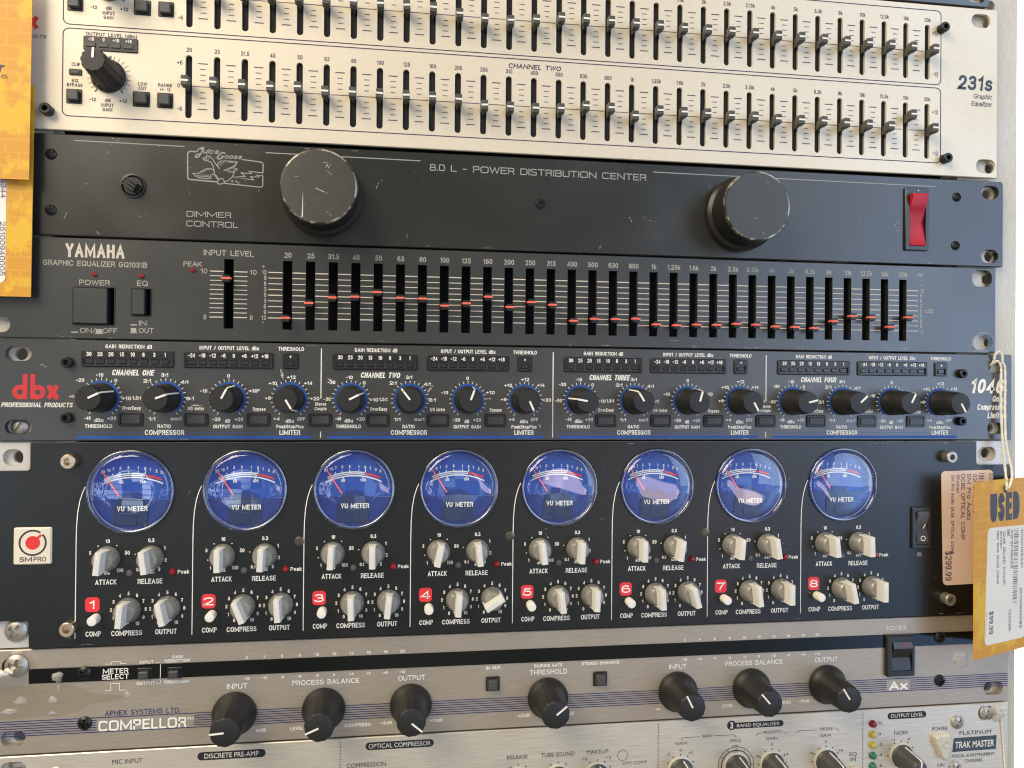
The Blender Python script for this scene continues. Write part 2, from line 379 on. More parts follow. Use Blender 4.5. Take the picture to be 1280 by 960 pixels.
# ------------------------------------------------------------------ stroke lettering: every glyph is a few strokes in a box one cap-height tall
def _e(cx, cz, rx, rz, a0, a1, sq=2.0, n=None):
    n = n or max(4, int(abs(a1-a0)/18)); o = []
    for i in range(n+1):
        t = radians(a0+(a1-a0)*i/n); c, s_ = cos(t), sin(t)
        o.append((cx+rx*math.copysign(abs(c)**(2/sq), c), cz+rz*math.copysign(abs(s_)**(2/sq), s_)))
    return o
def glyphs(q):
    e = lambda *a: _e(*a, sq=q)
    G = {}
    G['A'] = (.68, [[(0, 0), (.34, 1), (.68, 0)], [(.12, .34), (.56, .34)]])
    G['B'] = (.58, [[(0, 0), (0, 1), (.3, 1)]+e(.30, .765, .25, .235, 90, -90)[1:]+[(0, .53)], [(.3, .53)]+e(.32, .265, .26, .265, 90, -90)+[(0, 0)]])
    G['C'] = (.66, [e(.34, .5, .34, .5, 42, 318)])
    G['D'] = (.62, [[(0, 0), (0, 1), (.24, 1)]+e(.24, .5, .38, .5, 90, -90)+[(0, 0)]])
    G['E'] = (.52, [[(.52, 1), (0, 1), (0, 0), (.52, 0)], [(0, .52), (.46, .52)]])
    G['F'] = (.50, [[(.5, 1), (0, 1), (0, 0)], [(0, .50), (.43, .50)]])
    G['G'] = (.68, [e(.34, .5, .34, .5, 45, 335)+[(.66, .46), (.38, .46)]])
    G['H'] = (.60, [[(0, 0), (0, 1)], [(.6, 0), (.6, 1)], [(0, .52), (.6, .52)]])
    G['I'] = (.0, [[(0, 0), (0, 1)]])
    G['J'] = (.44, [[(.44, 1), (.44, .25)]+e(.22, .25, .22, .25, 0, -180)])
    G['K'] = (.60, [[(0, 0), (0, 1)], [(.58, 1), (.02, .40)], [(.2, .58), (.6, 0)]])
    G['L'] = (.46, [[(0, 1), (0, 0), (.46, 0)]])
    G['M'] = (.92, [[(0, 0), (0, 1), (.46, .16), (.92, 1), (.92, 0)]])
    G['N'] = (.68, [[(0, 0), (0, 1), (.68, 0), (.68, 1)]])
    G['O'] = (.72, [e(.36, .5, .36, .5, 90, 450)])
    G['P'] = (.55, [[(0, 0), (0, 1), (.28, 1)]+e(.28, .735, .27, .265, 90, -90)+[(0, .47)]])
    G['Q'] = (.72, [e(.36, .5, .36, .5, 90, 450), [(.44, .24), (.72, -.04)]])
    G['R'] = (.58, [[(0, 0), (0, 1), (.3, 1)]+e(.30, .745, .26, .255, 90, -90)+[(0, .49)], [(.32, .49), (.46, .42), (.52, .2), (.58, 0)]])
    G['S'] = (.56, [e(.28, .745, .27, .255, 25, 180)+[(.08, .58), (.45, .45)]+e(.28, .265, .28, .265, 20, -160)])
    G['T'] = (.60, [[(0, 1), (.6, 1)], [(.3, 1), (.3, 0)]])
    G['U'] = (.60, [[(0, 1), (0, .32)]+e(.3, .3, .3, .3, 180, 360)+[(.6, 1)]])
    G['V'] = (.62, [[(0, 1), (.31, 0), (.62, 1)]])
    G['W'] = (.90, [[(0, 1), (.22, 0), (.45, .95), (.68, 0), (.9, 1)]])
    G['X'] = (.60, [[(0, 1), (.6, 0)], [(.6, 1), (0, 0)]])
    G['Y'] = (.60, [[(0, 1), (.3, .45), (.6, 1)], [(.3, .45), (.3, 0)]])
    G['Z'] = (.54, [[(0, 1), (.54, 1), (0, 0), (.54, 0)]])
    G['0'] = (.50, [e(.25, .5, .25, .5, 90, 450)])
    G['1'] = (.26, [[(0, .78), (.12, .84), (.22, 1), (.22, 0)]])
    G['2'] = (.50, [e(.25, .72, .24, .28, 170, -20)+[(.42, .48), (.02, .04), (0, 0), (.5, 0)]])
    G['3'] = (.50, [e(.24, .755, .22, .245, 155, -80)+[(.2, .52)], [(.2, .52)]+e(.24, .265, .26, .265, 80, -160)])
    G['4'] = (.52, [[(.4, 0), (.4, 1), (0, .26), (.52, .26)]])
    G['5'] = (.50, [[(.46, 1), (.1, 1), (.04, .50)]+e(.24, .32, .25, .32, 130, -160)])
    G['6'] = (.50, [e(.26, .52, .25, .48, 50, 180)+[(.01, .28)], e(.26, .30, .25, .30, 90, 450)])
    G['7'] = (.50, [[(0, 1), (.5, 1), (.28, .5), (.18, 0)]])
    G['8'] = (.50, [e(.25, .755, .21, .245, -90, 270), e(.25, .26, .25, .26, 90, 450)])
    G['9'] = (.50, [e(.24, .70, .25, .30, 90, 450), [(.49, .72)]+e(.24, .48, .25, .48, 0, -130)])
    G['a'] = (.46, [e(.22, .51, .20, .21, 160, 0)+[(.42, 0)], [(.42, .42), (.2, .38)]+e(.18, .19, .18, .19, 90, 300)+[(.42, .18)]])
    G['b'] = (.48, [[(0, 0), (0, 1)], e(.24, .36, .24, .36, 180, -180)])
    G['c'] = (.44, [e(.23, .36, .23, .36, 45, 315)])
    G['d'] = (.48, [[(.48, 0), (.48, 1)], e(.24, .36, .24, .36, 0, 360)])
    G['e'] = (.48, [[(.02, .38), (.47, .38)]+e(.24, .36, .24, .36, 5, 310)])
    G['f'] = (.28, [e(.26, .82, .14, .18, 80, 180)+[(.12, 0)], [(0, .70), (.28, .70)]])
    G['g'] = (.48, [e(.24, .36, .24, .36, 0, 360), [(.48, .72), (.48, -.05)]+e(.24, -.05, .24, .2, 0, -150)])
    G['h'] = (.44, [[(0, 0), (0, 1)], [(0, .42)]+e(.22, .46, .22, .26, 180, 0)+[(.44, 0)]])
    G['i'] = (.0, [[(0, 0), (0, .70)], [(0, .88), (0, 1)]])
    G['k'] = (.44, [[(0, 0), (0, 1)], [(.42, .70), (.02, .28)], [(.14, .42), (.44, 0)]])
    G['l'] = (.0, [[(0, 0), (0, 1)]])
    G['m'] = (.74, [[(0, 0), (0, .72)], [(0, .45)]+e(.19, .48, .18, .24, 180, 0)+[(.37, 0)], [(.37, .45)]+e(.56, .48, .18, .24, 180, 0)+[(.74, 0)]])
    G['n'] = (.44, [[(0, 0), (0, .72)], [(0, .42)]+e(.22, .46, .22, .26, 180, 0)+[(.44, 0)]])
    G['o'] = (.48, [e(.24, .36, .24, .36, 90, 450)])
    G['p'] = (.48, [[(0, -.26), (0, .72)], e(.24, .36, .24, .36, 180, -180)])
    G['q'] = (.48, [e(.24, .36, .24, .36, 0, 360), [(.48, .72), (.48, -.26)]])
    G['v'] = (.46, [[(0, .72), (.23, 0), (.46, .72)]])
    G['r'] = (.28, [[(0, 0), (0, .72)], [(0, .4)]+e(.26, .42, .24, .28, 180, 95)])
    G['s'] = (.42, [e(.21, .54, .19, .18, 25, 180)+[(.06, .42), (.35, .32)]+e(.21, .18, .21, .18, 20, -160)])
    G['t'] = (.28, [[(.12, .95), (.12, .12), (.18, .01), (.28, .01)], [(0, .70), (.28, .70)]])
    G['u'] = (.44, [[(0, .72), (0, .26)]+e(.22, .24, .22, .24, 180, 360)+[(.44, .72)], [(.44, .3), (.44, 0)]])
    G['x'] = (.46, [[(0, .72), (.46, 0)], [(.46, .72), (0, 0)]])
    G['y'] = (.46, [[(0, .72), (.23, .04)], [(.46, .72), (.17, -.18), (.03, -.26)]])
    G['z'] = (.42, [[(0, .72), (.42, .72), (0, 0), (.42, 0)]])
    G['+'] = (.50, [[(0, .45), (.5, .45)], [(.25, .20), (.25, .70)]])
    G['-'] = (.34, [[(0, .42), (.34, .42)]])
    G['/'] = (.36, [[(0, 0), (.36, 1)]])
    G['.'] = (.0, [[(0, 0), (0, .08)]]); G[':'] = (.0, [[(0, .08), (0, .18)], [(0, .55), (0, .65)]])
    G['('] = (.16, [e(.3, .45, .3, .65, 130, 230)]); G[')'] = (.16, [e(-.14, .45, .3, .65, 50, -50)])
    G['$'] = (.56, G['S'][1]+[[(.28, -.12), (.28, 1.12)]])
    G['&'] = (.66, [[(.66, 0), (.14, .70)]+e(.28, .82, .16, .18, 200, -30)+[(.1, .42)]+e(.24, .24, .23, .24, 130, 330)+[(.62, .46)]])
    return G
GLY = {q: glyphs(q) for q in (2.2, 4.5)}

# ------------------------------------------------------------------ printing: lettering and lines of one colour on one thing are one part
TXT = {}; PRINTS = []
class Print:
    def __init__(s, thing, ink, name='printed_lettering', y=0., parent=None, loc=None, gill=0):
        s.gill = gill
        s.th, s.ink, s.name, s.y, s.parent = thing, ink, name, y, parent
        s.loc = loc; s.texts = []; s.bm = bmesh.new(); s.k = 0; PRINTS.append(s)
    def ly(s):
        s.k = (s.k+1) % 12
        return s.y-.05-.003*s.k
    def t(s, txt, x, z, h, w=None, al='c', b=0, sh=0., rot=0, sx=.84, sp=1.0, y=None, g=0, q=2.2):
        if s.gill or g:
            key = (txt, b, sh, sp); TXT.setdefault(key, None); s.texts.append((key, x, z, h, w, al, rot, sx, y)); return
        if h < 2.05: h *= 1.13; z -= h*.05
        sw = max(h*(.140+.052*b), min(.30, .2*h)); G = GLY[q]; hh = h-sw
        wds = [.30 if ch == ' ' else G[ch][0] for ch in txt]; SW = sum(wds); na = len(txt)-1
        nat = SW*hh*.92+na*(sw+.10*h)+sw
        if w is None: w = nat*sx/.84
        gap = .10*h*sp*max(.45, min(1.5, w/nat)); kx = (w-sw-na*(sw+gap))/max(SW, .01)
        if SW > .01 and kx < .35*hh: gap = max(.03*h, gap-(.35*hh-kx)*SW/max(na, 1)); kx = (w-sw-na*(sw+gap))/SW
        kx = max(kx, .2*hh); cx = {'l': sw/2, 'c': -w/2+sw/2, 'r': -w+sw/2}[al]; st = []
        for ch, wd in zip(txt, wds):
            if ch != ' ':
                for q_ in G[ch][1]: st.append([(cx+p*kx, c) for p, c in q_])
            cx += wd*kx+sw+gap
        y0 = s.y-.05 if y is None else y
        for i, q_ in enumerate(st):
            pts = []
            for a, c in q_:
                u = a+sh*c*hh; v = sw/2+c*hh
                if rot: u, v = v, -u
                pts.append((x+u, z+v))
            if hypot(pts[0][0]-pts[-1][0], pts[0][1]-pts[-1][1]) < 1e-4 and len(pts) > 3: s.poly(pts[:-1], sw, True, y=y0-.004*(i % 3))
            else: s.poly(s.ext(pts, sw), sw, y=y0-.004*(i % 3))
    def ext(s, pts, sw):
        """square stroke ends, pushed out by half the stroke"""
        def e(a, b):
            d = hypot(b[0]-a[0], b[1]-a[1])
            return b if d < 1e-9 else (b[0]+(b[0]-a[0])/d*sw*.5, b[1]+(b[1]-a[1])/d*sw*.5)
        p = list(pts); p[0] = e(pts[1], pts[0]); p[-1] = e(pts[-2], pts[-1]); return p
    def poly(s, pts, w, closed=False, y=None):
        y = s.ly() if y is None else y; n = len(pts); L = []; R = []
        for i, p in enumerate(pts):
            a = pts[(i-1) % n] if (closed or i > 0) else p; b = pts[(i+1) % n] if (closed or i < n-1) else p
            d1 = Vector((p[0]-a[0], p[1]-a[1])); d2 = Vector((b[0]-p[0], b[1]-p[1]))
            d1 = d1.normalized() if d1.length > 1e-9 else d2.normalized(); d2 = d2.normalized() if d2.length > 1e-9 else d1
            n1 = Vector((-d1.y, d1.x)); n2 = Vector((-d2.y, d2.x)); m = n1+n2
            m = m.normalized() if m.length > 1e-6 else n1
            k = w/2/max(.45, m.dot(n1))
            L.append(s.bm.verts.new((p[0]+m.x*k, y, p[1]+m.y*k))); R.append(s.bm.verts.new((p[0]-m.x*k, y, p[1]-m.y*k)))
        for i in range(n if closed else n-1):
            j = (i+1) % n; s.bm.faces.new((L[i], L[j], R[j], R[i]))
    def seg(s, x0, z0, x1, z1, w): s.poly([(x0, z0), (x1, z1)], w)
    def arc(s, cx, cz, r, a0, a1, w, n=40):      # degrees clockwise from 12 o'clock
        s.poly([(cx+r*sin(radians(a0+(a1-a0)*i/n)), cz+r*cos(radians(a0+(a1-a0)*i/n))) for i in range(n+1)], w)
    def ticks(s, cx, cz, r0_, r1, angs, w):
        for a in angs: a = radians(a); s.seg(cx+r0_*sin(a), cz+r0_*cos(a), cx+r1*sin(a), cz+r1*cos(a), w)
    def fill(s, pts, y=None):
        y = s.ly() if y is None else y
        vs = [s.bm.verts.new((p[0], y, p[1])) for p in pts]
        for t in tessellate_polygon([[Vector((p[0], p[1], 0)) for p in pts]]):
            f = [vs[i] for i in t]
            s.bm.faces.new(f)
    def rect(s, x0, x1, z0, z1): s.fill([(x0, z0), (x1, z0), (x1, z1), (x0, z1)])
    def disc(s, cx, cz, r, n=20): s.fill(circ(cx, cz, r, n))

def build_prints():
    objs = {}
    for key in TXT:
        txt, b, sh, sp = key
        c = bpy.data.curves.new('t', 'FONT'); c.body = txt; c.size = 1; c.shear = sh; c.offset = .030*b; c.space_character = sp
        c.fill_mode = 'FRONT'; c.resolution_u = 3
        o = bpy.data.objects.new('t', c); COL.objects.link(o); objs[key] = o
    ref = bpy.data.curves.new('t', 'FONT'); ref.body = 'H'; ro = bpy.data.objects.new('t', ref); COL.objects.link(ro)
    bpy.context.view_layer.update(); dg = bpy.context.evaluated_depsgraph_get()
    def grab(o):
        e = o.evaluated_get(dg); me = e.to_mesh()
        v = [(p.co.x, p.co.y) for p in me.vertices]; f = [tuple(q.vertices) for q in me.polygons]; e.to_mesh_clear()
        return v, f
    hv, _ = grab(ro); cap = max(p[1] for p in hv)
    for key, o in objs.items(): TXT[key] = grab(o)
    for o in list(objs.values())+[ro]:
        c = o.data; bpy.data.objects.remove(o); bpy.data.curves.remove(c)
    for p in PRINTS:
        for key, x, z, h, w, al, rot, sx, y in p.texts:
            v, f = TXT[key]
            if not v: continue
            x0 = min(q[0] for q in v); x1 = max(q[0] for q in v); k = h/cap
            kx = w/(x1-x0) if w else k*sx
            W = (x1-x0)*kx; ox = {'l': 0, 'c': -W/2, 'r': -W}[al]; yy = p.ly() if y is None else y
            vs = []
            for q in v:
                a = (q[0]-x0)*kx+ox; b = q[1]*k
                if rot: a, b = b, -a                 # reads downwards
                vs.append(p.bm.verts.new((x+a, yy, z+b)))
            for t in f:
                try: p.bm.faces.new([vs[i] for i in t])
                except ValueError: pass
        th = p.th; off = p.loc if p.loc is not None else th.loc
        me = bpy.data.meshes.new(p.name)
        for v in p.bm.verts: v.co = Vector(((v.co.x-off[0])*S, (v.co.y-off[1])*S, (v.co.z-off[2])*S))
        p.bm.to_mesh(me); p.bm.free(); me.materials.append(INKS[p.ink])
        o = bpy.data.objects.new(p.name, me); COL.objects.link(o); o.parent = p.parent or th.o

# ------------------------------------------------------------------ common small parts
def knob_mesh(name, prof, n=60, flutes=0, depth=.05, mat='knob_black', f0=1, f1=99, sharp=40):
    bm = bmesh.new()
    rf = (lambda t, k: 1-depth*(.5-.5*cos(flutes*t)) if f0 <= k <= f1 else 1) if flutes else None
    lathe(bm, prof, n, rf)
    return to_mesh(name, bm, mat=mat, sharp=sharp)
def allen_mesh(name, R, H, mat):
    bm = bmesh.new(); n = 30
    rings = lathe(bm, [(R, 0), (R, -H+.3), (R-.3, -H), (R*.58, -H)], n, close=False)
    hexr = [bm.verts.new((R*.55*sin(2*pi*i/n)*cos(pi/6)/cos(((2*pi*i/n) % (pi/3))-pi/6), -H+.02, R*.55*cos(2*pi*i/n)*cos(pi/6)/cos(((2*pi*i/n) % (pi/3))-pi/6))) for i in range(n)]
    deep = [bm.verts.new((v.co.x*.95, -H*.35, v.co.z*.95)) for v in hexr]
    for a, b in ((rings[-1], hexr), (hexr, deep)):
        for i in range(n): j = (i+1) % n; bm.faces.new((a[i], b[i], b[j], a[j]))
    bm.faces.new(deep[::-1])
    return to_mesh(name, bm, mat=mat)
def phillips_mesh(name, R, H, mat, slot=False):
    """dome head with a cross recess cut as real grooves"""
    bm = bmesh.new(); n = 48; rings = 9; w = R*.16; L = R*.62
    def y_at(x, z):
        r = hypot(x, z)/R; y = -H*(1-r**2.4*.75)
        a, b = abs(x), abs(z)
        inx = (b < w and a < L); inz = (a < w and b < L) and not slot
        if inx or inz: y = -H*.30
        return y
    N = 64; grid = {}
    for i in range(N+1):
        for j in range(N+1):
            x = -R+2*R*i/N; z = -R+2*R*j/N
            # square to disc
            d = max(abs(x), abs(z)); l = hypot(x, z)
            k = d/l if l > 1e-9 else 1
            grid[i, j] = bm.verts.new((x*k, y_at(x*k, z*k), z*k))
    for i in range(N):
        for j in range(N): bm.faces.new((grid[i, j], grid[i, j+1], grid[i+1, j+1], grid[i+1, j]))
    lathe(bm, [(R, 0), (R, -H*.25)], n, close=False)
    return to_mesh(name, bm, mat=mat, sharp=28)
PHIL = phillips_mesh('panel_screw', 2.3, 1.3, 'black_screw'); PHIL_Z = phillips_mesh('panel_screw', 3.4, 1.8, 'zinc')
PHIL_BIG = phillips_mesh('rack_screw', 4.7, 1.9, 'zinc'); SLOTTED = phillips_mesh('rack_screw', 3.6, 1.6, 'zinc', True)
PHIL_BK = phillips_mesh('panel_screw', 2.9, 1.5, 'black_screw'); PHIL_S = phillips_mesh('panel_screw', 2.1, .5, 'bronze')
def chassis(th, x0, x1, z0, z1):
    bm = bmesh.new(); box(bm, x0, x1, 12, 190, z0, z1)
    # side webs that join the box to the panel
    th.part('chassis', bm, 'void')
    bm = bmesh.new(); box(bm, x0+.5, x0+2, 3.02, 11.9, z0+1, z1-1); box(bm, x1-2, x1-.5, 3.02, 11.9, z0+1, z1-1)
    th.part('side_bracket', bm, 'void')
def rr_frame(pr, x0, x1, z0, z1, r, w): pr.poly(rrect(x0, x1, z0, z1, r, 6), w, True)
def button(th, x0, x1, z0, z1, h, mat, name='push_button', inset=0., y0=0.):
    bm = bmesh.new(); rplate(bm, x0+inset, x1-inset, z0+inset, z1-inset, .5, (), y0-h, y0+.2, .35)
    return th.part(name, bm, mat)

# ================================================================== SETTING
bm = bmesh.new(); box(bm, -3200, 4200, 1300, 1340, -1800, 2400)
w_ = bpy.data.objects.new('wall', to_mesh('wall', bm, mat='wall')); COL.objects.link(w_); w_['kind'] = 'structure'

# ------------------------------------------------------------------ rack: two flanged rails
rack = Thing('equipment_rack', 'grey metal rack rails behind the stacked black and silver audio panels', 'rack', (250, 0, -120))
HOLEZ = [-9.5, 6.8, 22.4, 38.2, 52.4, 90, 126.6, 139.6, 155, 171, 183.5, 199.5, 216, 228, 244, 260, 273.5, 311, 348, 358]
def rail(x0, x1, xh, web):
    bm = bmesh.new()
    plate(bm, rrect(x0, x1, -120, 420, .5, 2), [circ(xh+(.8 if i % 3 else -.6), z, 2.7, 20) for i, z in enumerate(HOLEZ)], 3.3, 5.3)
    box(bm, *((x1-2, x1) if web > 0 else (x0, x0+2)), 5.3, 150, -120, 420)
    return bm
rack.part('rail', rail(463, 497, 480.5, 1), 'rail'); rack.part('rail', rail(-5, 31, 19.5, -1), 'rail')

# ================================================================== UNIT: silver two channel graphic equaliser (top)
U = Thing('graphic_equalizer', 'silver double-height graphic equalizer with black slider slots, at the top of the rack', 'graphic equalizer', (247, 0, 267.7))
XS = [87.4+11.868*k for k in range(31)]
holes = []
for dz in (0, 40.15):
    for x in XS: holes.append(rrect(x-1.42, x+1.42, 275.8+dz, 303.7+dz, 1.42, 5))
holes += [rrect(468.1, 478.9, 344.5, 351.5, 3.4, 5), rrect(471, 481.9, 270, 277.2, 3.4, 5), rrect(9, 20, 270, 277, 3.4, 5)]
bm = bmesh.new(); rplate(bm, -1, 483, 267.75, 354.3, .8, holes, 0, 1.4, .3)
U.part('front_panel', bm, 'silver_paint'); bm = bmesh.new(); box(bm, 34, 458, 1.55, 2.4, 272, 352); U.part('fader_board', bm, 'void'); chassis(U, 32, 460, 269, 353)
P = Print(U, 'purple')
for z0, z1 in ((274.0, 312.0), (313.7, 351.3)): rr_frame(P, 35.6, 451, z0, z1, 2.6, .44)
LAB = '20 25 31.5 40 50 63 80 100 125 160 200 250 315 400 500 630 800 1k 1.25k 1.6k 2k 2.5k 3.15k 4k 5k 6.3k 8k 10k 12.5k 16k 20k'.split()
TK = Print(U, 'tick', 'scale_marks')
for dz in (0, 40.15):
    for i, x in enumerate(XS):
        P.t(LAB[i], x+.1, 305.1+dz, 1.75, sx=.80)
        a = x+1.75; b = XS[i+1]-1.75 if i < 30 else x+4
        TK.seg(a, 290.0+dz, b, 290.0+dz, .34)
        if i < 30:
            c = x+5.93
            for z, l in ((300.2, 4.1), (297.7, 2.5), (295.2, 2.5), (292.7, 2.1), (287.4, 2.1), (285, 2.5), (282.5, 2.5), (280, 4.1)):
                TK.seg(c-l/2, z+dz, c+l/2, z+dz, .34 if l < 4 else .46)
    P.t('+6', 83.6, 299.3+dz, 1.7); P.t('0', 83.2, 289.2+dz, 1.7); P.t('-6', 83.7, 279+dz, 1.7)
    P.t('+12', 447.8, 298.8+dz, 1.8); P.t('0', 448.3, 289.3+dz, 1.7); P.t('-12', 448, 277.9+dz, 1.8)
    P.t('OUTPUT LEVEL (dBu)', 55.2, 309.45+dz, 1.35, 21); P.t('CLIP', 40.9, 295.8+dz, 1.35, 3.5)
    P.t('EQ', 40.6, 288.7+dz, 1.35, 2.6); P.t('BYPASS', 40.5, 286.8+dz, 1.35, 6.4); P.t('LOW', 68.2, 289.0+dz, 1.4, 3.7); P.t('CUT', 68.2, 287.1+dz, 1.4, 3.3)
    P.t('RANGE', 77.6, 289.0+dz, 1.4, 5.8); P.t('+/- 12', 77.6, 287.2+dz, 1.3, 4.3); P.t('0', 55, 299.8+dz, 1.3)
    P.t('-12', 47.8, 281+dz, 1.3, 2.8); P.t('+12', 60.3, 281+dz, 1.4, 3.3); P.t('dB', 54.0, 280.9+dz, 1.4, 2.4); P.t('INPUT', 54, 278.8+dz, 1.4, 5.1); P.t('GAIN', 53.9, 276.9+dz, 1.4, 4.0)
    TK.arc(54.5, 292.0+dz, 7.5, -140, -95, .3); TK.arc(54.5, 292.0+dz, 7.5, 95, 140, .3)
    TK.ticks(54.5, 292.0+dz, 7.5, 9.1, [-140+14*i for i in range(21)], .24)
    TK.ticks(54.5, 292.0+dz, 7.4, 9.0, [-140, 140], .6)
P.t('CHANNEL TWO', 241.9, 307.7, 2.0, 25, b=1, sh=.22); P.t('CHANNEL ONE', 241.9, 347.7, 2.0, 25, b=1, sh=.22)
D = Print(U, 'slate')
D.t('231s', 460.4, 312.2, 7.4, 19.4, 'l', b=1, sh=.12); D.t('Graphic', 479.7, 308.0, 2.5, 10.4, 'r', sh=.2); D.t('Equalizer', 479.7, 304.2, 2.5, 11.6, 'r', sh=.2)
D.t('PROFESSIONAL PRODUCTS', 28.8, 306.8, 1.3, 30, 'r', sh=.2)
def three_letters(p, x, z, k):      # bold geometric lower-case logo
    f = lambda a, b: (x+a*k, z+b*k)
    p.poly([f(3.1+2.1*cos(t), 3.05+2.1*sin(t)) for t in [2*pi*i/28 for i in range(28)]], 1.95*k, True); p.poly([f(5.1, 0), f(5.1, 10.7)], 1.95*k)
    p.poly([f(10.2+2.1*cos(t), 3.05+2.1*sin(t)) for t in [2*pi*i/28 for i in range(28)]], 1.95*k, True); p.poly([f(8.2, 0), f(8.2, 10.7)], 1.95*k)
    p.poly([f(14.3, .3), f(18.1, 5.9)], 2.0*k); p.poly([f(14.3, 5.9), f(18.1, .3)], 2.0*k)
RD = Print(U, 'red', 'printed_logo'); three_letters(RD, 8.9, 310.5, .9)
# sliders
def slider_mesh():
    bm = bmesh.new()
    box(bm, -.55, .55, -3.2, 1.5, -2.4, 1.7)                                  # blade through the slot
    plate(bm, rrect(-1.55, 1.55, -2.1, 2.3, .3, 3), (), -7.0, -3.2, rrect(-1.55, 1.55, -2.1, 2.3, .3, 3, .25), .25)
    return to_mesh('slider', bm, mat='slider_grey')
bm = bmesh.new(); plate(bm, rrect(-1.5, 1.5, -.40, .40), (), -7.08, -6.9); SLM = to_mesh('marker_line', bm, mat='white_plastic')
SL = slider_mesh()
Z2 = [.6, .6, .3, .3, .9, -.3, .0, .2, .1, .1, -.3, -2.2, -2.3, -2.2, -1.6, .3, .1, -2.9, .3, .2, .2, -.1, .2, -.3, -.1, 0, -.2, -.2, -.3, 6.1, 0]
Z1 = [.4, .2, .4, .1, .3, .2, .5, .4, .5, .5, -1.3, -2.8, -2.7, -1.4, .5, .7, .7, .4, .4, .1, .2, .1, .2, -.1, .1, 0, -.2, -.3, -.2, -.3, -.6]
for dz, ZZ in ((0, Z2), (40.15, Z1)):
    for x, z in zip(XS, ZZ):
        o = U.put('slider', SL, x+random.gauss(0, .08), 289.35+dz+z, rot=radians(random.gauss(0, 1.6))); U.put('marker_line', SLM, parent=o)
# input gain knobs, buttons, output meters
KN = knob_mesh('gain_knob', [(7.1, -.1), (7.1, -1.4), (6.6, -2.2), (5.9, -4), (5.1, -17), (4.7, -18), (1, -18)], 84, 12, .07, 'knob_black', 2, 5)
bm = bmesh.new(); plate(bm, rrect(-.45, .45, .6, 4.9, .3, 3), (), -18.25, -17.5); KNP = to_mesh('pointer', bm, mat='white_plastic')
for dz in (0, 40.15):
    k = U.put('gain_knob', KN, 54.4, 292.0+dz, rot=radians(3)); U.put('pointer', KNP, parent=k)
    bm = bmesh.new(); rplate(bm, 43.9, 66.2, 302.9+dz, 309.1+dz, .6, (), -.5, .5, .2); mt = U.part('output_meter', bm, 'plastic_black')
    for i in range(4):
        bm = bmesh.new(); x = 45+5.1*i; rplate(bm, x, x+4.0, 304.3+dz, 306.1+dz, .25, (), -.9, -.4, .2); U.part('led', bm, 'plastic_grey', mt)
    pr = Print(U, 'cream', 'printed_lettering', -.5, mt)
    for x, t in zip((47.1, 52.2, 57.3, 62.4), ('-10', '0', '+10', '+18')): pr.t(t, x, 307.0+dz, 1.35, b=.6)
    for x0, x1, z0, z1 in ((37.2, 43.6, 279.4, 285.7), (64.3, 71.4, 279.6, 286.3), (74.4, 81, 279.6, 286.3)):
        bz = bmesh.new(); rplate(bz, x0, x1, z0+dz, z1+dz, .5, (), -.4, .5, .2); fr = U.part('push_button', bz, 'plastic_black')
        bm = bmesh.new(); rplate(bm, x0+.9, x1-1.0, z0+1.0+dz, z1-.9+dz, .5, (), -2.2, -.4, .4); U.part('button_cap', bm, 'plastic_grey', fr)
    bm = bmesh.new(); rplate(bm, 38.2, 43.4, 291.7+dz, 294.4+dz, .5, (), -.5, .5, .2); fr = U.part('clip_led', bm, 'plastic_black')
    bm = bmesh.new(); rplate(bm, 39.0, 42.6, 292.3+dz, 293.7+dz, .2, (), -.8, -.4, .2); U.part('led', bm, 'plastic_grey', fr)
AL = allen_mesh('panel_screw', 2.4, 3.9, 'black_screw')
for x, z in ((30.2, 275.6), (450.9, 341.9), (452.8, 275.9), (30, 346)): U.put('panel_screw', AL, x, z)

# ================================================================== UNIT above: only its lower right corner shows
T = Thing('audio_unit', 'black rack unit with rounded corner showing at the top right edge of the photo', 'rack unit', (235, 0, 355))
bm = bmesh.new(); rplate(bm, -5, 478, 354.9, 398, 2.4, [rrect(465.6, 475.4, 356.9, 363.2, 3.1, 5), rrect(465.6, 475.4, 389, 395.5, 3.1, 5)], -.3, 2.9, .4)
T.part('front_panel', bm, 'black_anodised'); chassis(T, 30, 455, 356, 397)

# ================================================================== UNIT: black power distributor
J = Thing('power_distributor', 'black power distribution panel with two large round knobs and a red rocker switch', 'power distributor', (244, 0, 222))
holes = [rrect(474.2, 484, 256.9, 263.8, 3.3, 5), rrect(474.0, 483.8, 224.2, 231, 3.3, 5), rrect(3, 13, 257, 263.6, 3.2, 5), rrect(3, 13, 224, 231, 3.2, 5),
         circ(64.8, 244.9, 4.4, 28), rrect(432.6, 442.6, 230.6, 258.6)]
bm = bmesh.new(); rplate(bm, 2, 486.6, 222.2, 266.0, 1.2, holes, 0, 3, .35)
J.part('front_panel', bm, 'black_crinkle'); chassis(J, 28, 462, 223.5, 264.5)
P = Print(J, 'grey')
for a, b, z in ((40.4, 86, 263.5), (120.4, 189.2, 262.3), (300, 449, 262.2)): P.seg(a, z, b, z-.25, .42)
P.t('DIMMER', 96.6, 232.4, 2.5, 19, q=4.5); P.t('CONTROL', 98, 228.1, 2.6, 22, q=4.5)
P.t('8.0 L - POWER DISTRIBUTION CENTER', 245, 257.8, 3.1, 103.2, q=4.5)
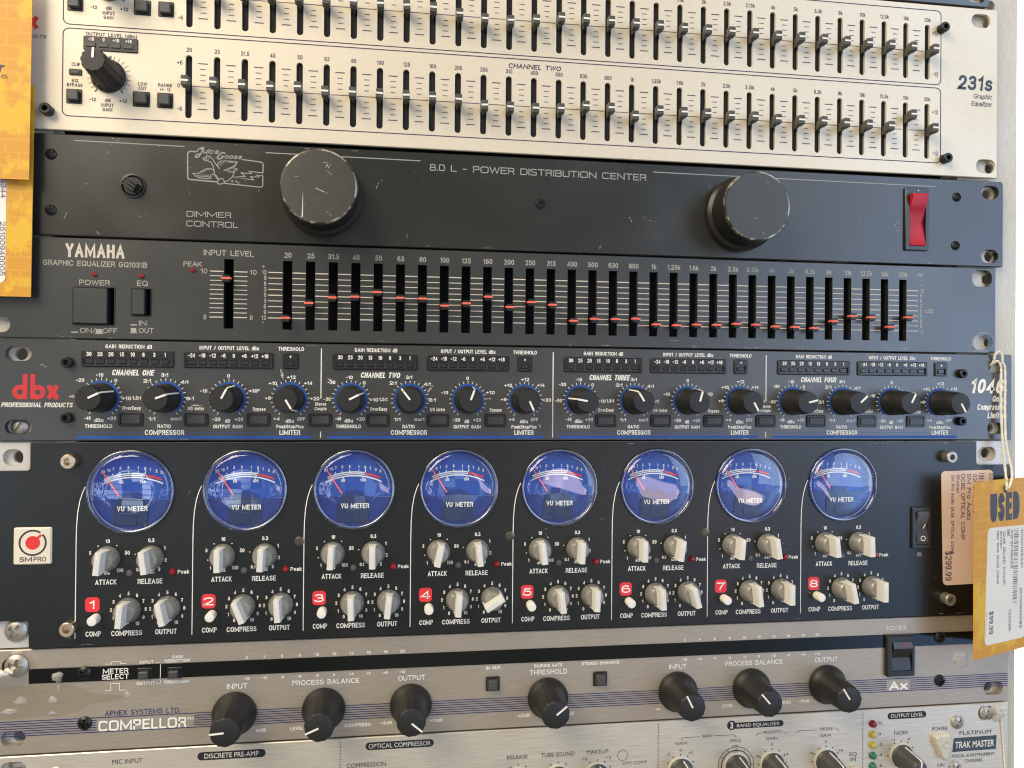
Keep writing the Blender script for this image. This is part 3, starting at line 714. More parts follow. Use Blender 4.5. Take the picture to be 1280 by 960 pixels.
# goose emblem: strokes in emblem space (crop pixels), placed on the panel
def gp(x, y): return (87.3+(x-115)*.0426, 261.4-(y-108)*.0423-(x-115)*.0010)
def st(pts, w=.30, closed=False): P.poly([gp(*p) for p in pts], w*1.3, closed)
st([(205, 112), (140, 112), (122, 122), (115, 140), (118, 385), (126, 402), (142, 405), (412, 412)], .42)
st([(655, 158), (850, 172), (866, 182), (870, 200), (868, 285), (730, 278), (755, 300), (650, 300), (690, 335), (565, 350), (775, 365), (745, 335), (835, 330), (800, 312), (868, 315), (868, 415), (860, 432), (845, 437), (480, 422)], .36)
st([(412, 412), (420, 432), (450, 432), (470, 420), (500, 400), (530, 380), (565, 345), (580, 300), (560, 295), (530, 300), (520, 285), (475, 285), (520, 265), (570, 240), (605, 205), (608, 188), (520, 185), (455, 190), (425, 205), (412, 230), (420, 255), (435, 275)], .30)
st([(265, 175), (280, 195), (310, 198), (340, 205), (365, 240), (378, 290), (382, 330), (400, 365), (425, 395), (412, 412)], .30)
st([(265, 175), (300, 165), (300, 145), (335, 150), (365, 180), (390, 220), (415, 250), (435, 275)], .30); st([(275, 185), (318, 178), (330, 165)], .24)
st([(380, 300), (350, 280), (310, 278), (270, 300), (225, 335), (170, 340), (200, 368), (240, 382), (300, 385), (350, 375), (345, 345), (370, 330)], .28)
st([(205, 360), (255, 350), (330, 350)], .18); st([(230, 372), (300, 362), (340, 360)], .18); st([(250, 325), (300, 295), (340, 290)], .18)
st([(435, 240), (450, 215), (475, 208)], .22); st([(530, 275), (580, 245), (600, 215)], .18); st([(520, 200), (600, 200)], .18)
st([(570, 275), (595, 255), (612, 265), (590, 285), (572, 290)], .26); st([(370, 335), (400, 345), (420, 375), (445, 380), (465, 370), (475, 390), (490, 410)], .26)
st([(548, 405), (560, 385), (570, 405)], .26); st([(590, 385), (610, 400), (635, 408)], .30)
# script lettering: slanted strokes
st([(240, 85), (275, 62), (262, 95), (235, 150), (215, 170), (192, 165), (200, 145), (240, 130)], .42); st([(205, 112), (220, 85), (250, 65), (275, 62)], .34)
P.t('uice', *gp(262, 124), 2.2, 6.8, 'l', b=.8, sh=.35); st([(490, 108), (460, 100), (425, 130), (408, 160), (425, 172), (455, 160), (470, 140), (445, 140)], .42); P.t('oose', *gp(478, 162), 2.1, 7.4, 'l', b=.8, sh=.35)
# big knobs
BK = knob_mesh('dimmer_knob', [(17.6, -.2), (17.8, -1), (17.8, -4.5), (17.0, -5.3), (16.2, -6), (16.1, -18.9)], 96, 0, 0, 'knob_satin')
bm = bmesh.new(); lathe(bm, [(16.12, -18.4), (16.12, -19.4), (15.8, -19.9), (15.3, -20.0)], 96, close=False); BKR = to_mesh('worn_rim', bm, mat='rim_wear')
bm = bmesh.new(); lathe(bm, [(15.32, -19.3), (15.32, -19.98), (14.9, -20.0), (7, -19.95), (.4, -19.9)], 96); BKF = to_mesh('knob_face', bm, mat='spun_face')
bm = bmesh.new(); plate(bm, [(-6.45, -3), (-6.55, -3), (-7.0, -13.4), (-6.35, -13.4)], (), -20.06, -19.9); BKP = to_mesh('scratch_line', bm, mat='cream_plastic')
for x, z, a, lb in ((145.9, 243.3, 206, 'dimmer knob with scratched face and worn rim'), (343.4, 243.2, None, 'knob with chipped silver rim and plain spun face')):
    k = J.put('dimmer_knob', BK, x, z, label=lb); J.put('worn_rim', BKR, parent=k); J.put('knob_face', BKF, parent=k, rot=radians(70 if a else 0))
    random.seed(int(x)); sp_ = Print(J, 'scratch', 'scuff_marks', -20.0, k, (0, 0, 0))
    for _ in range(9 if a else 4):
        t_, rr_ = random.uniform(0, 2*pi), 13.5*sqrt(random.random()); q_ = random.gauss(-.6, .5); l_ = random.uniform(.5, 3.4)
        sp_.poly([(rr_*cos(t_), rr_*sin(t_)), (rr_*cos(t_)+l_*.5*cos(q_), rr_*sin(t_)+l_*.5*sin(q_)+.1), (rr_*cos(t_)+l_*cos(q_), rr_*sin(t_)+l_*sin(q_))], random.uniform(.06, .13))
    if a: sp_.poly([(2.8, 8), (3.5, 9.4), (4.0, 8.0), (4.9, 9.3)], .22); sp_.poly([(-1.5, -.8), (1.2, -2.0), (3.8, -3.1)], .25)
    if a: J.put('scratch_line', BKP, parent=k)
for x, z in ((31.3, 257.1), (31.5, 233), (460.2, 257.1), (459.6, 232.4)): J.put('panel_screw', PHIL, x, z)
# small slotted trimmer shaft in its hole
bm = bmesh.new(); lathe(bm, [(5.3, 0), (5.3, -.7), (4.5, -.8), (4.4, 0)], 40, close=False); rng = J.part if False else None
me = to_mesh('trimmer', bm, mat='plastic_black'); tr = J.put('trimmer', me, 64.8, 244.9)
bm = bmesh.new(); plate(bm, circ(0, 0, 3.9, 30), (), -.4, 8); 
for i in range(3): box(bm, -3.0+i*.2, 3.0-i*.2, -4.6, -.4, -2.0+1.5*i, -1.1+1.5*i)
J.put('slotted_shaft', to_mesh('slotted_shaft', bm, mat='knob_black'), parent=tr, rot=radians(35))
J.put('blanking_plug', allen_mesh('blanking_plug', 2.2, .9, 'black_screw'), 245.2, 244.6)
# red rocker
bm = bmesh.new(); plate(bm, rrect(431, 443.9, 229, 260.6, .8, 3), [rrect(433.2, 442.2, 231.2, 257.6)], -1.3, .3, rrect(431, 443.9, 229, 260.6, .8, 3, .35), .35)
sw = J.part('rocker_switch', bm, 'plastic_black')
bm = bmesh.new(); prof = [(-2.0, 231.4), (-1.2, 233.5), (.6, 243.5), (-1.2, 250), (-4.2, 255.4), (-3.4, 257.2), (8, 257.2), (8, 231.4)]
va = [bm.verts.new((433.5, y, z)) for y, z in prof]; vb = [bm.verts.new((441.9, y, z)) for y, z in prof]
for i in range(len(prof)): j = (i+1) % len(prof); bm.faces.new((va[i], va[j], vb[j], vb[i]))
bm.faces.new(va); bm.faces.new(vb[::-1]); J.part('rocker', bm, 'red_rocker', sw, sharp=60)
pr = Print(J, 'cream', 'indicator_dot', -1.3, sw); pr.disc(438, 259.2, .35)

# ================================================================== UNIT: black 31-band equaliser with orange marks
Y = Thing('graphic_equalizer', 'black single-channel graphic equalizer with coral-marked sliders and white grid lines', 'graphic equalizer', (241, 0, 178))
XY = [130.5+10.005*k for k in range(31)]
holes = [rrect(x-2.02, x+2.02, 183.4, 214.2) for x in XY]+[rrect(103.2, 107.3, 183.4, 214.2), rrect(41, 57.7, 184.0, 200.1), rrect(64.8, 72.7, 188.3, 200)]
holes += [rrect(469, 480.4, 211.8, 220.4, 3.8, 5), rrect(469.2, 480.8, 179.6, 187.6, 3.8, 5), rrect(5.5, 15.9, 180.1, 186.9, 3.3, 5), rrect(5.5, 15.9, 212, 219, 3.3, 5)]
bm = bmesh.new(); rplate(bm, 0, 482.5, 177.9, 221.4, .6, holes, 0, 3, .3)
Y.part('front_panel', bm, 'black_anodised'); chassis(Y, 28, 462, 179.5, 220)
P = Print(Y, 'faint')
ZL = [188.5+2.545*i for i in range(9)]
LN = Print(Y, 'gold', 'scale_lines')
for i, z in enumerate(ZL):
    w = .46 if i in (0, 4, 8) else .36
    for k in range(32):
        a = 122.2 if k == 0 else XY[k-1]+2.15; b = XY[k]-2.15 if k < 31 else 439
        LN.seg(a, z, b, z, w)
for i in range(11):
    z = 188.4+2.03*i; w = .44 if i in (0, 10) else .34; LN.seg(97.2, z, 103, z, w); LN.seg(107.5, z, 113.2, z, w)
for i, t in enumerate('20 25 31.5 40 50 63 80 100 125 160 200 250 315 400 500 630 800 1k 1.25k 1.6k 2k 2.5k 3.15k 4k 5k 6.3k 8k 10k 12.5k 16k 20k'.split()):
    P.t(t, XY[i]+.1, 215.6, 2.35, sx=.92, b=.3)
P.t('Hz', 440.1, 215.9, 2.2)
for i, t in enumerate('12 9 6 3 0 3 6 9 12'.split()):
    z = ZL[8-i]-.85; P.t(t, 121.4, z, 1.75, al='r'); P.t(t, 440.1, z, 1.75, al='l')
P.t('+', 120.1, 210.7, 1.5); P.t('-', 120.1, 185.8, 1.5); P.t('+', 441.1, 210.8, 1.5); P.t('-', 441.2, 186.2, 1.5); P.t('dB', 445.1, 197.7, 2.2, 4.2)
G = Print(Y, 'gold'); G.t('YAMAHA', 49.6, 213.0, 5.9, 24, b=1.0); P.t('GRAPHIC EQUALIZER GQ1031B', 49.8, 209.25, 2.35, 42.3, b=.2)
P.t('POWER', 49.5, 201.1, 2.3, 12.5); P.t('EQ', 69.1, 201.25, 2.4, 4.5); P.t('ON/', 47.0, 180.4, 2.2, 6.4); P.t('OFF', 56, 180.4, 2.2, 6.0)
P.t('IN', 69.4, 184.0, 2.2, 3.1); P.t('OUT', 70.9, 180.8, 2.2, 6.1); P.t('INPUT LEVEL', 105.2, 215.6, 2.5, 21.4, b=.2); P.t('PEAK', 89.9, 210.5, 2.1, 7.7)
P.t('10', 94.7, 207.7, 1.9, 2.9); P.t('10', 115.7, 207.7, 1.9, 2.9); P.t('0', 95.3, 187.4, 1.9); P.t('0', 115, 187.4, 1.9)
P.rect(40.3, 43, 180.4, 180.9); P.rect(50.2, 52.8, 180.4, 182.2); P.rect(49.8, 53.2, 180.0, 180.35); P.rect(64.3, 67.1, 184.0, 184.5); P.rect(64.5, 66.8, 181.1, 182.9); P.rect(64.2, 67.2, 180.6, 181.0)
def yslider():
    bm = bmesh.new(); box(bm, -.6, .6, -2.8, 11, -1.0, 1.0)
    plate(bm, rrect(-1.95, 1.95, -1.75, 1.75, .3, 2), (), -5.6, -2.6, rrect(-1.95, 1.95, -1.75, 1.75, .3, 2, .35), .35)
    return to_mesh('slider', bm, mat='plastic_black')
YS = yslider(); YS.materials.clear(); YS.materials.append(MT['knob_satin']); bm = bmesh.new(); plate(bm, rrect(-1.85, 1.85, -.42, .42), (), -5.68, -5.3); box(bm, -1.98, 1.98, -5.25, -3.2, -.42, .42); YSM = to_mesh('marker_line', bm, mat='coral')
VY = [188.2, 195, 197.7, 198.3, 200.6, 198.3, 198.2, 195.2, 196.5, 199.8, 195.3, 197.8, 196.8, 189.6, 190.7, 190.8, 191.2, 188.7, 188.5, 189, 189.1, 189.8, 189.6, 188.9, 188.8, 188.5, 192.1, 194.8, 194.4, 189.9, 194.8]
for x, z in list(zip(XY, VY))+[(105.25, 205.1)]:
    o = Y.put('slider', YS, x, z); Y.put('marker_line', YSM, parent=o)
def inbutton(th, x0, x1, z0, z1, dx):
    bm = bmesh.new(); plate(bm, rrect(x0-.3, x1+.3, z0-.3, z1+.3, .3, 2), [rrect(x0+.1, x1-.1, z0+.1, z1-.1)], -.25, .6); fr = th.part('push_button', bm, 'plastic_black')
    bm = bmesh.new(); rplate(bm, x0+.4, x1-dx, z0+.4, z1-.4, .3, (), -1.6, 9, .3); th.part('button_cap', bm, 'black_anodised', fr)
inbutton(Y, 41, 57.7, 184.0, 200.1, 2.6); inbutton(Y, 64.8, 72.7, 188.3, 200, 2.3)
bm = bmesh.new(); lathe(bm, [(1.15, 0), (1.1, -.5), (.6, -.9)], 20); LEDR = to_mesh('led', bm, mat='led_red')
for x, z in ((49.5, 205.9), (68.8, 205.7), (90.1, 208.9)): Y.put('led', LEDR, x, z)
bm = bmesh.new(); lathe(bm, [(5.3, -.05), (5.3, -.5), (3.1, -.5), (3.1, 0)], 32, close=False)
WASH = to_mesh('washer', bm, mat='film'); Y.put('washer', WASH, 474.8, 183.5)

# ================================================================== UNIT: charcoal four channel compressor
K = Thing('quad_compressor', 'charcoal four-channel compressor limiter with blue-ringed black knobs and a red logo', 'compressor', (251, 0, 134))
holes = [rrect(14, 24.6, 168, 174.2, 3.1, 5), rrect(14.2, 24.8, 136.6, 142.8, 3.1, 5), rrect(478.4, 487.3, 168, 173.7, 2.8, 5), rrect(478, 487, 136.6, 142.6, 2.9, 5)]
bm = bmesh.new(); rplate(bm, 9.5, 491.9, 133.7, 177.3, .7, holes, 0, 3, .3)
K.part('front_panel', bm, 'charcoal_panel'); chassis(K, 34, 465, 135, 176)
P = Print(K, 'white'); BL = Print(K, 'blue', 'printed_stripes')
RD = Print(K, 'worn_red', 'printed_logo'); three_letters(RD, 17.0, 151.6, 1.0)
P.t('PROFESSIONAL PRODUCTS', 26.9, 148.3, 1.75, 28.3, b=.7, sh=.22)
P.t('1046', 468.2, 157.4, 7.4, 18.6, 'l', b=1.2, sh=.22); P.t('Quad', 487.6, 153.2, 3.0, 6.9, 'r', b=.6, sh=.2); P.t('Compressor', 487.6, 148.9, 3.0, 15.4, 'r', b=.6, sh=.2); P.t('Limiter', 487.6, 144.7, 3.0, 9.6, 'r', b=.6, sh=.2)
DK = knob_mesh('control_knob', [(6.35, -.3), (6.35, -1.6), (6.1, -2.0), (5.9, -8), (5.2, -14.3), (4.9, -14.9), (1, -15)], 72, 0, 0, 'knob_black')
bm = bmesh.new(); box(bm, -.42, .42, -15.25, -14.6, .2, 4.7)
v = []
for y, z in ((-14.9, 4.55), (-14.9, 5.05), (-14.0, 5.55), (-2.0, 6.45), (-2.0, 6.05), (-13.8, 5.1)): v.append((y, z))
a = [bm.verts.new((-.34, y, z)) for y, z in v]; b = [bm.verts.new((.34, y, z)) for y, z in v]
for i in range(len(v)): j = (i+1) % len(v); bm.faces.new((a[i], a[j], b[j], b[i]))
bm.faces.new(a); bm.faces.new(b[::-1]); DKP = to_mesh('pointer', bm, mat='white_plastic')
CH = [52.8, 158.9, 265.2, 372.0]; NAMES = ('CHANNEL ONE', 'CHANNEL TWO', 'CHANNEL THREE', 'CHANNEL FOUR'); NW = (17.2, 17.6, 19.6, 18.6)
ANG = ((63, 69, 27, 149), (63, -38, 20, 155), (-80, -32, 16, 150), (77, 48, 28, 150))
ZK = 152.4
for c, cx in enumerate(CH):
    P.t('GAIN REDUCTION dB', cx+11, 174.0, 1.5, 19.2, b=.4); P.t('INPUT / OUTPUT LEVEL dBu', cx+53, 174.0, 1.5, 25.2, b=.4); P.t('THRESHOLD', cx+79.6, 174.0, 1.5, 11.3, b=.4)
    P.t(NAMES[c], cx+4.1, 162.2, 2.5, NW[c], 'l', b=1.0, sh=.22)
    # level meters with their eight segments each
    for x0, x1, labs in ((cx-8.2, cx+29.8, '30 25 20 15 10 6 3 1'.split()), (cx+34, cx+72, '-24 -18 -12 -6 0 +6 +12 +18'.split()), (cx+76.1, cx+82.9, ['+'])):
        bm = bmesh.new(); rplate(bm, x0, x1, 165.8, 172.9, .7, [rrect(x0+1.0, x1-1.0, 166.7, 169.7)], -.9, .4, .35)
        mt = K.part('level_meter', bm, 'plastic_black'); pr = Print(K, 'white', 'printed_lettering', -.9, mt)
        bm = bmesh.new(); box(bm, x0+.5, x1-.5, .05, .3, 166.2, 170); K.part('meter_recess', bm, 'void', mt)
        for i, t in enumerate(labs):
            lx = x0+3.3+4.45*i if len(labs) > 1 else (x0+x1)/2
            pr.t(t, lx, 170.5, 1.6, b=.6, sx=.8); bm = bmesh.new(); rplate(bm, lx-1.75, lx+1.75, 167.1, 169.3, .4, (), -.75, .05, .3); K.part('led', bm, 'led_dark', mt)
    KX = (cx, cx+26.45, cx+53.0, cx+79.4)
    for k, x in enumerate(KX):
        BL.arc(x, ZK, 6.95, -145, 145, .95); P.ticks(x, ZK, 7.6, 8.7, [-145+14.5*i for i in range(21)], .26)
        o = K.put('control_knob', DK, x, ZK, rot=radians(ANG[c][k])); K.put('pointer', DKP, parent=o)
    x = KX[0]
    for t, dx, z, w in (('-40', -5.6, 142.9, 2.6), ('dBu', -.9, 142.0, 3.7), ('+20', 4.3, 142.8, 3.7), ('-30', -10.6, 151.7, 3.2), ('-20', -8.7, 159.3, 3.4), ('-10', -.8, 161.6, 3.0), ('0', 5.8, 159.2, 1.2), ('+10', 10.2, 151.5, 3.9), ('THRESHOLD', -1, 139.4, 11.2), ('OverEasy', 12.4, 147.3, 7.6)):
        if t == '-30' and c == 0: continue
        P.t(t, x+dx, z, 1.4, w, b=.5)
    x = KX[1]
    for t, dx, z, w in (('1.5:1', -12.0, 151.7, 3.7), ('2:1', -7.7, 159.2, 3.3), ('3:1', -.5, 161.9, 3.0), ('4:1', 7.8, 158.8, 3.3), ('8:1', 10.2, 151.6, 3.3), ('1:1', -5.6, 142.6, 3.0), ('oo:1', 4.4, 142.7, 4.6), ('RATIO', -.5, 139.4, 5.6), ('I/O Meter', 12.7, 147.2, 6.9)):
        P.t(t, x+dx, z, 1.4, w, b=.5)
    P.t('COMPRESSOR', x-.3, 136.4, 1.95, 16.4, b=.7)
    x = KX[2]
    for t, dx, z, w in (('0', -.2, 161.7, 1.2), ('-10', -10.7, 155, 3.1), ('+10', 10.4, 155.2, 4.0), ('-20', -5.2, 142.5, 3.4), ('+20', 4.4, 142.5, 3.6), ('dB', -.4, 141.8, 2.1), ('OUTPUT GAIN', -.3, 139.3, 12.6), ('Bypass', 13, 147.1, 5.5)):
        P.t(t, x+dx, z, 1.4, w, b=.5)
    x = KX[3]
    for t, dx, z, w in (('+12', .3, 161.4, 3.8), ('+14', 7.8, 158.8, 3.6), ('+20', 10.7, 151.9, 4.0), ('+10', -7.6, 158.6, 3.6), ('+6', -9.7, 152, 2.6), ('+4', -5.8, 142.8, 2.7), ('OFF', 4.9, 142.7, 3.5), ('dBu', -.1, 141.8, 3.7), ('PeakStopPlus', 0, 139.3, 11.9)):
        P.t(t, x+dx, z, 1.4, w, b=.5)
    P.t('LIMITER', x, 136.4, 1.95, 9.1, b=.7)
    bt = [(cx+7.1, cx+17.4), (cx+34.2, cx+44.5), (cx+60.8, cx+71.0)]
    if c in (0, 2):
        bt.append((cx+87.5, cx+97.8)); P.t('Stereo', cx+92.7, 149.5, 1.35, 5, b=.5); P.t('Couple', cx+92.7, 147.4, 1.35, 5.3, b=.5)
        P.seg(cx+92.8, 152.6, cx+92.8, 175.2, .42); P.seg(cx+92.8, 134.9, cx+92.8, 137.8, .42)
    if c == 1: P.seg(251.9, 135, 251.9, 175.2, .42)
    for x0, x1 in bt:
        bm = bmesh.new(); rplate(bm, x0, x1, 140, 145.9, 1.0, [rrect(x0+.9, x1-.9, 140.8, 145.1, .5, 3)], -.7, .3, .35); fr = K.part('push_button', bm, 'plastic_black')
        bm = bmesh.new(); rplate(bm, x0+1.1, x1-1.1, 141.0, 144.9, .5, (), -1.1, .3, .4); K.part('button_cap', bm, 'plastic_grey' , fr)
    xa, xb = cx-10.3, cx+88.8
    BL.rect(xa, xb, 134.55, 135.85); BL.rect(xa, cx+17.5, 137.1, 137.3); BL.rect(cx+35, cx+73, 137.1, 137.3); BL.rect(cx+84.4, xb, 137.1, 137.3)
# chalky scuffs
SCF = Print(K, 'scratch', 'scuff_marks')
for x, z, a, l, w in ((128.5, 163.3, 105, 5, 1.4), (150, 160.7, -40, 4, 1.2), (194.5, 157.3, 50, 4.5, 1.2), (117.2, 155.8, 25, 4.5, 1.6), (220.5, 153, 5, 5, 1.0), (92.3, 149.3, 0, 5, .9), (41.5, 152.8, 0, 4, 1.6), (245.5, 141, -60, 3, 1)):
    a = radians(a); pts = []
    n = 9
    for i in range(n): t = i/(n-1)-.5; pts.append((x+l*t*cos(a)-w*.5*(.4+random.random()*.6)*sqrt(1-4*t*t+1e-6)*sin(a), z+l*t*sin(a)+w*.5*(.4+random.random()*.6)*sqrt(1-4*t*t+1e-6)*cos(a)))
    for i in range(n-2, 0, -1): t = i/(n-1)-.5; pts.append((x+l*t*cos(a)+w*.5*(.4+random.random()*.6)*sqrt(1-4*t*t+1e-6)*sin(a), z+l*t*sin(a)-w*.5*(.4+random.random()*.6)*sqrt(1-4*t*t+1e-6)*cos(a)))
    SCF.fill(pts)
AK = allen_mesh('panel_screw', 2.25, 2.6, 'black_screw')
for x, z in ((39.4, 167.5), (39.4, 143.7), (462.9, 167.3), (462.5, 143.2)): K.put('panel_screw', AK, x, z)
K.put('rack_screw', SLOTTED, 18.9, 139.7, y=3.2, rot=radians(-60))

# ================================================================== UNIT: black eight channel optical compressor
O = Thing('optical_compressor', 'black eight-channel compressor with a row of round blue meters and red number badges', 'compressor', (250, 0, 45))
OX = [65.5, 113.4, 160.8, 208.2, 255.3, 302.7, 350.1, 398.1]; ZM = 111.75
# black plate, corners cut out over the pale ears
def cutcorner(x, z, sx, sz, r):      # inner corner arc
    return [(x-sx*r+sx*r*sin(t), z-sz*r+sz*r*cos(t)) for t in [pi/2*i/5 for i in range(6)]]
out = [(5, 57.2)]+[(24.9-1.7+1.7*sin(t), 57.2-1.7+1.7*cos(t)) for t in [pi/2*i/5 for i in range(6)]]+[(25.2, 45.3), (471.2, 45.3)]
out += [(471.2+1.7-1.7*sin(t), 57.2-1.7+1.7*cos(t)) for t in [pi/2*(5-i)/5 for i in range(6)]]+[(491, 57.2), (491, 121)]
out += [(471.2+1.7-1.7*sin(t), 121+1.7-1.7*cos(t)) for t in [pi/2*i/5 for i in range(6)]]+[(471.2, 132.9), (24.9, 132.9)]
out += [(24.9-1.7+1.7*sin(t), 121+1.7-1.7*cos(t)) for t in [pi/2*(5-i)/5 for i in range(6)]]+[(5, 121)]
holes = [circ(x, ZM, 17.7, 48) for x in OX]+[rrect(435.6, 445, 79.8, 99.8)]
bm = bmesh.new(); plate(bm, out, holes, -.9, 1.2); O.part('front_panel', bm, 'black_panel')
bm = bmesh.new()
plate(bm, rrect(10, 491, 45.2, 133.0, .6, 3), [rrect(13, 21.2, 123, 130.1, 3.3, 5), rrect(14.8, 24, 49, 56, 3.3, 5), rrect(474, 484, 122.8, 130, 3.3, 5), rrect(474, 484, 49, 56, 3.3, 5)]+[circ(x, ZM, 17.0, 40) for x in OX]+[rrect(436, 444.6, 80.2, 99.4)], 1.25, 3.1)
O.part('ear_plate', bm, 'ear'); chassis(O, 34, 460, 46.5, 132)
P = Print(O, 'white', y=-.9)
# meter meshes
def disc_mesh(name, pts, y0, y1, mat):
    bm = bmesh.new(); plate(bm, pts, (), y0, y1); return to_mesh(name, bm, mat=mat)
bm = bmesh.new(); lathe(bm, [(17.6, -.9), (17.6, 3.2), (17.2, 3.3)], 64, close=False); plate(bm, circ(0, 0, 17.55, 64), (), 3.2, 3.6); VU = to_mesh('vu_meter', bm, mat='dial_blue')
bm = bmesh.new(); lathe(bm, [(16.6, -1.85), (16.0, -2.6), (15.2, -2.9), (9, -3.05), (.5, -3.1)], 64); LENS = to_mesh('lens', bm, mat='lens', sharp=80)
bm = bmesh.new(); lathe(bm, [(18.2, -.92), (18.3, -1.6), (18.0, -2.2), (17.3, -2.3), (16.7, -1.9), (16.5, -1.1), (16.9, .5)], 64, close=False); LRIM = to_mesh('lens_rim', bm, mat='lens_rim', sharp=80)
hump = [(7.6*sin(radians(a))-.4, -8.6+7.6*cos(radians(a))) for a in range(-52, 53, 8)]
low = [(17.2*sin(radians(a)), 17.2*cos(radians(a))) for a in range(104, 257, 6)]
COVER = disc_mesh('movement_cover', [(-16.7, -4)]+hump+[(16.7, -4)]+low, 1.4, 3.1, 'cover_blue')
mv = [(7*sin(radians(a))-.6, -9.0+7*cos(radians(a))) for a in range(-90, -20, 8)]+[(-3.0, -2.6), (-3.0, -3.6), (1.8, -3.6), (1.8, -2.6)]+[(7*sin(radians(a))-.6, -9.0+7*cos(radians(a))) for a in range(22, 91, 8)]+[(6.4, -15.4), (-7.6, -15.0)]
bm = bmesh.new(); plate(bm, mv, (), .9, 1.35); box(bm, -3, 1.8, .5, .88, -14.8, -11); MOVE = to_mesh('movement', bm, mat='movement')
bm = bmesh.new()
d = Vector((-12.4+5.5, 8.5+2.1)).normalized(); nn = Vector((-d.y, d.x))
q = [(-5.5, -2.1), (-12.4, 8.5)]
plate(bm, [(q[0][0]+nn.x*.30, q[0][1]+nn.y*.30), (q[0][0]-nn.x*.30, q[0][1]-nn.y*.30), (q[1][0]-nn.x*.25, q[1][1]-nn.y*.25), (q[1][0]+nn.x*.25, q[1][1]+nn.y*.25)], (), .9, 1.2)
NEEDLE = to_mesh('needle', bm, mat='needle')
# knob with a finger bar
bm = bmesh.new(); lathe(bm, [(5.3, -1.0), (5.3, -2.2), (5.0, -3.4), (4.5, -6.4), (3.9, -7.2), (1, -7.4)], 48); PK = to_mesh('control_knob', bm, mat='knob_grey')
bm = bmesh.new(); sec = [(-1.45, -7.0), (-1.4, -12.4), (-1.1, -12.9), (1.1, -12.9), (1.4, -12.4), (1.45, -7.0), (2.0, -4.6), (-2.0, -4.6)]
zz = [(-4.8, .9), (-4.7, 1), (4.6, 1), (4.75, .9)]
rows = [[bm.verts.new((x*k, y if (y > -12 or 0 < i < 3) else y+.3, z)) for x, y in sec] for i, (z, k) in enumerate(zz)]
for a, b in zip(rows, rows[1:]):
    for i in range(len(sec)): j = (i+1) % len(sec); bm.faces.new((a[i], a[j], b[j], b[i]))
bm.faces.new(rows[0]); bm.faces.new(rows[-1][::-1]); PKB = to_mesh('finger_bar', bm, mat='knob_light')
bm = bmesh.new(); plate(bm, rrect(-.32, .32, 1.9, 4.5), (), -13.0, -12.8); PKT = to_mesh('pointer', bm, mat='white_plastic')
bm = bmesh.new(); lathe(bm, [(2.05, -.9), (2.05, -5.6), (1.8, -6.0), (.5, -6.1)], 32); CB = to_mesh('push_button', bm, mat='white_plastic')
bm = bmesh.new(); lathe(bm, [(1.45, -.9), (1.4, -1.6), (1.0, -2.2), (.3, -2.4)], 24); LP = to_mesh('peak_led', bm, mat='led_peak')
bm = bmesh.new(); lathe(bm, [(1.45, -.9), (1.4, -1.3), (1.0, -1.7), (.3, -1.8)], 24); LG = to_mesh('mode_led', bm, mat='led_grey')
KA = ((6, -8, 4, -13), (0, 3, -22, -4), (3, 0, -2, 6), (13, -6, 5, 58), (-7, 3, -7, 1), (0, 8, -4, -16), (5, -9, -7, 0), (-6, -2, -12, 0))
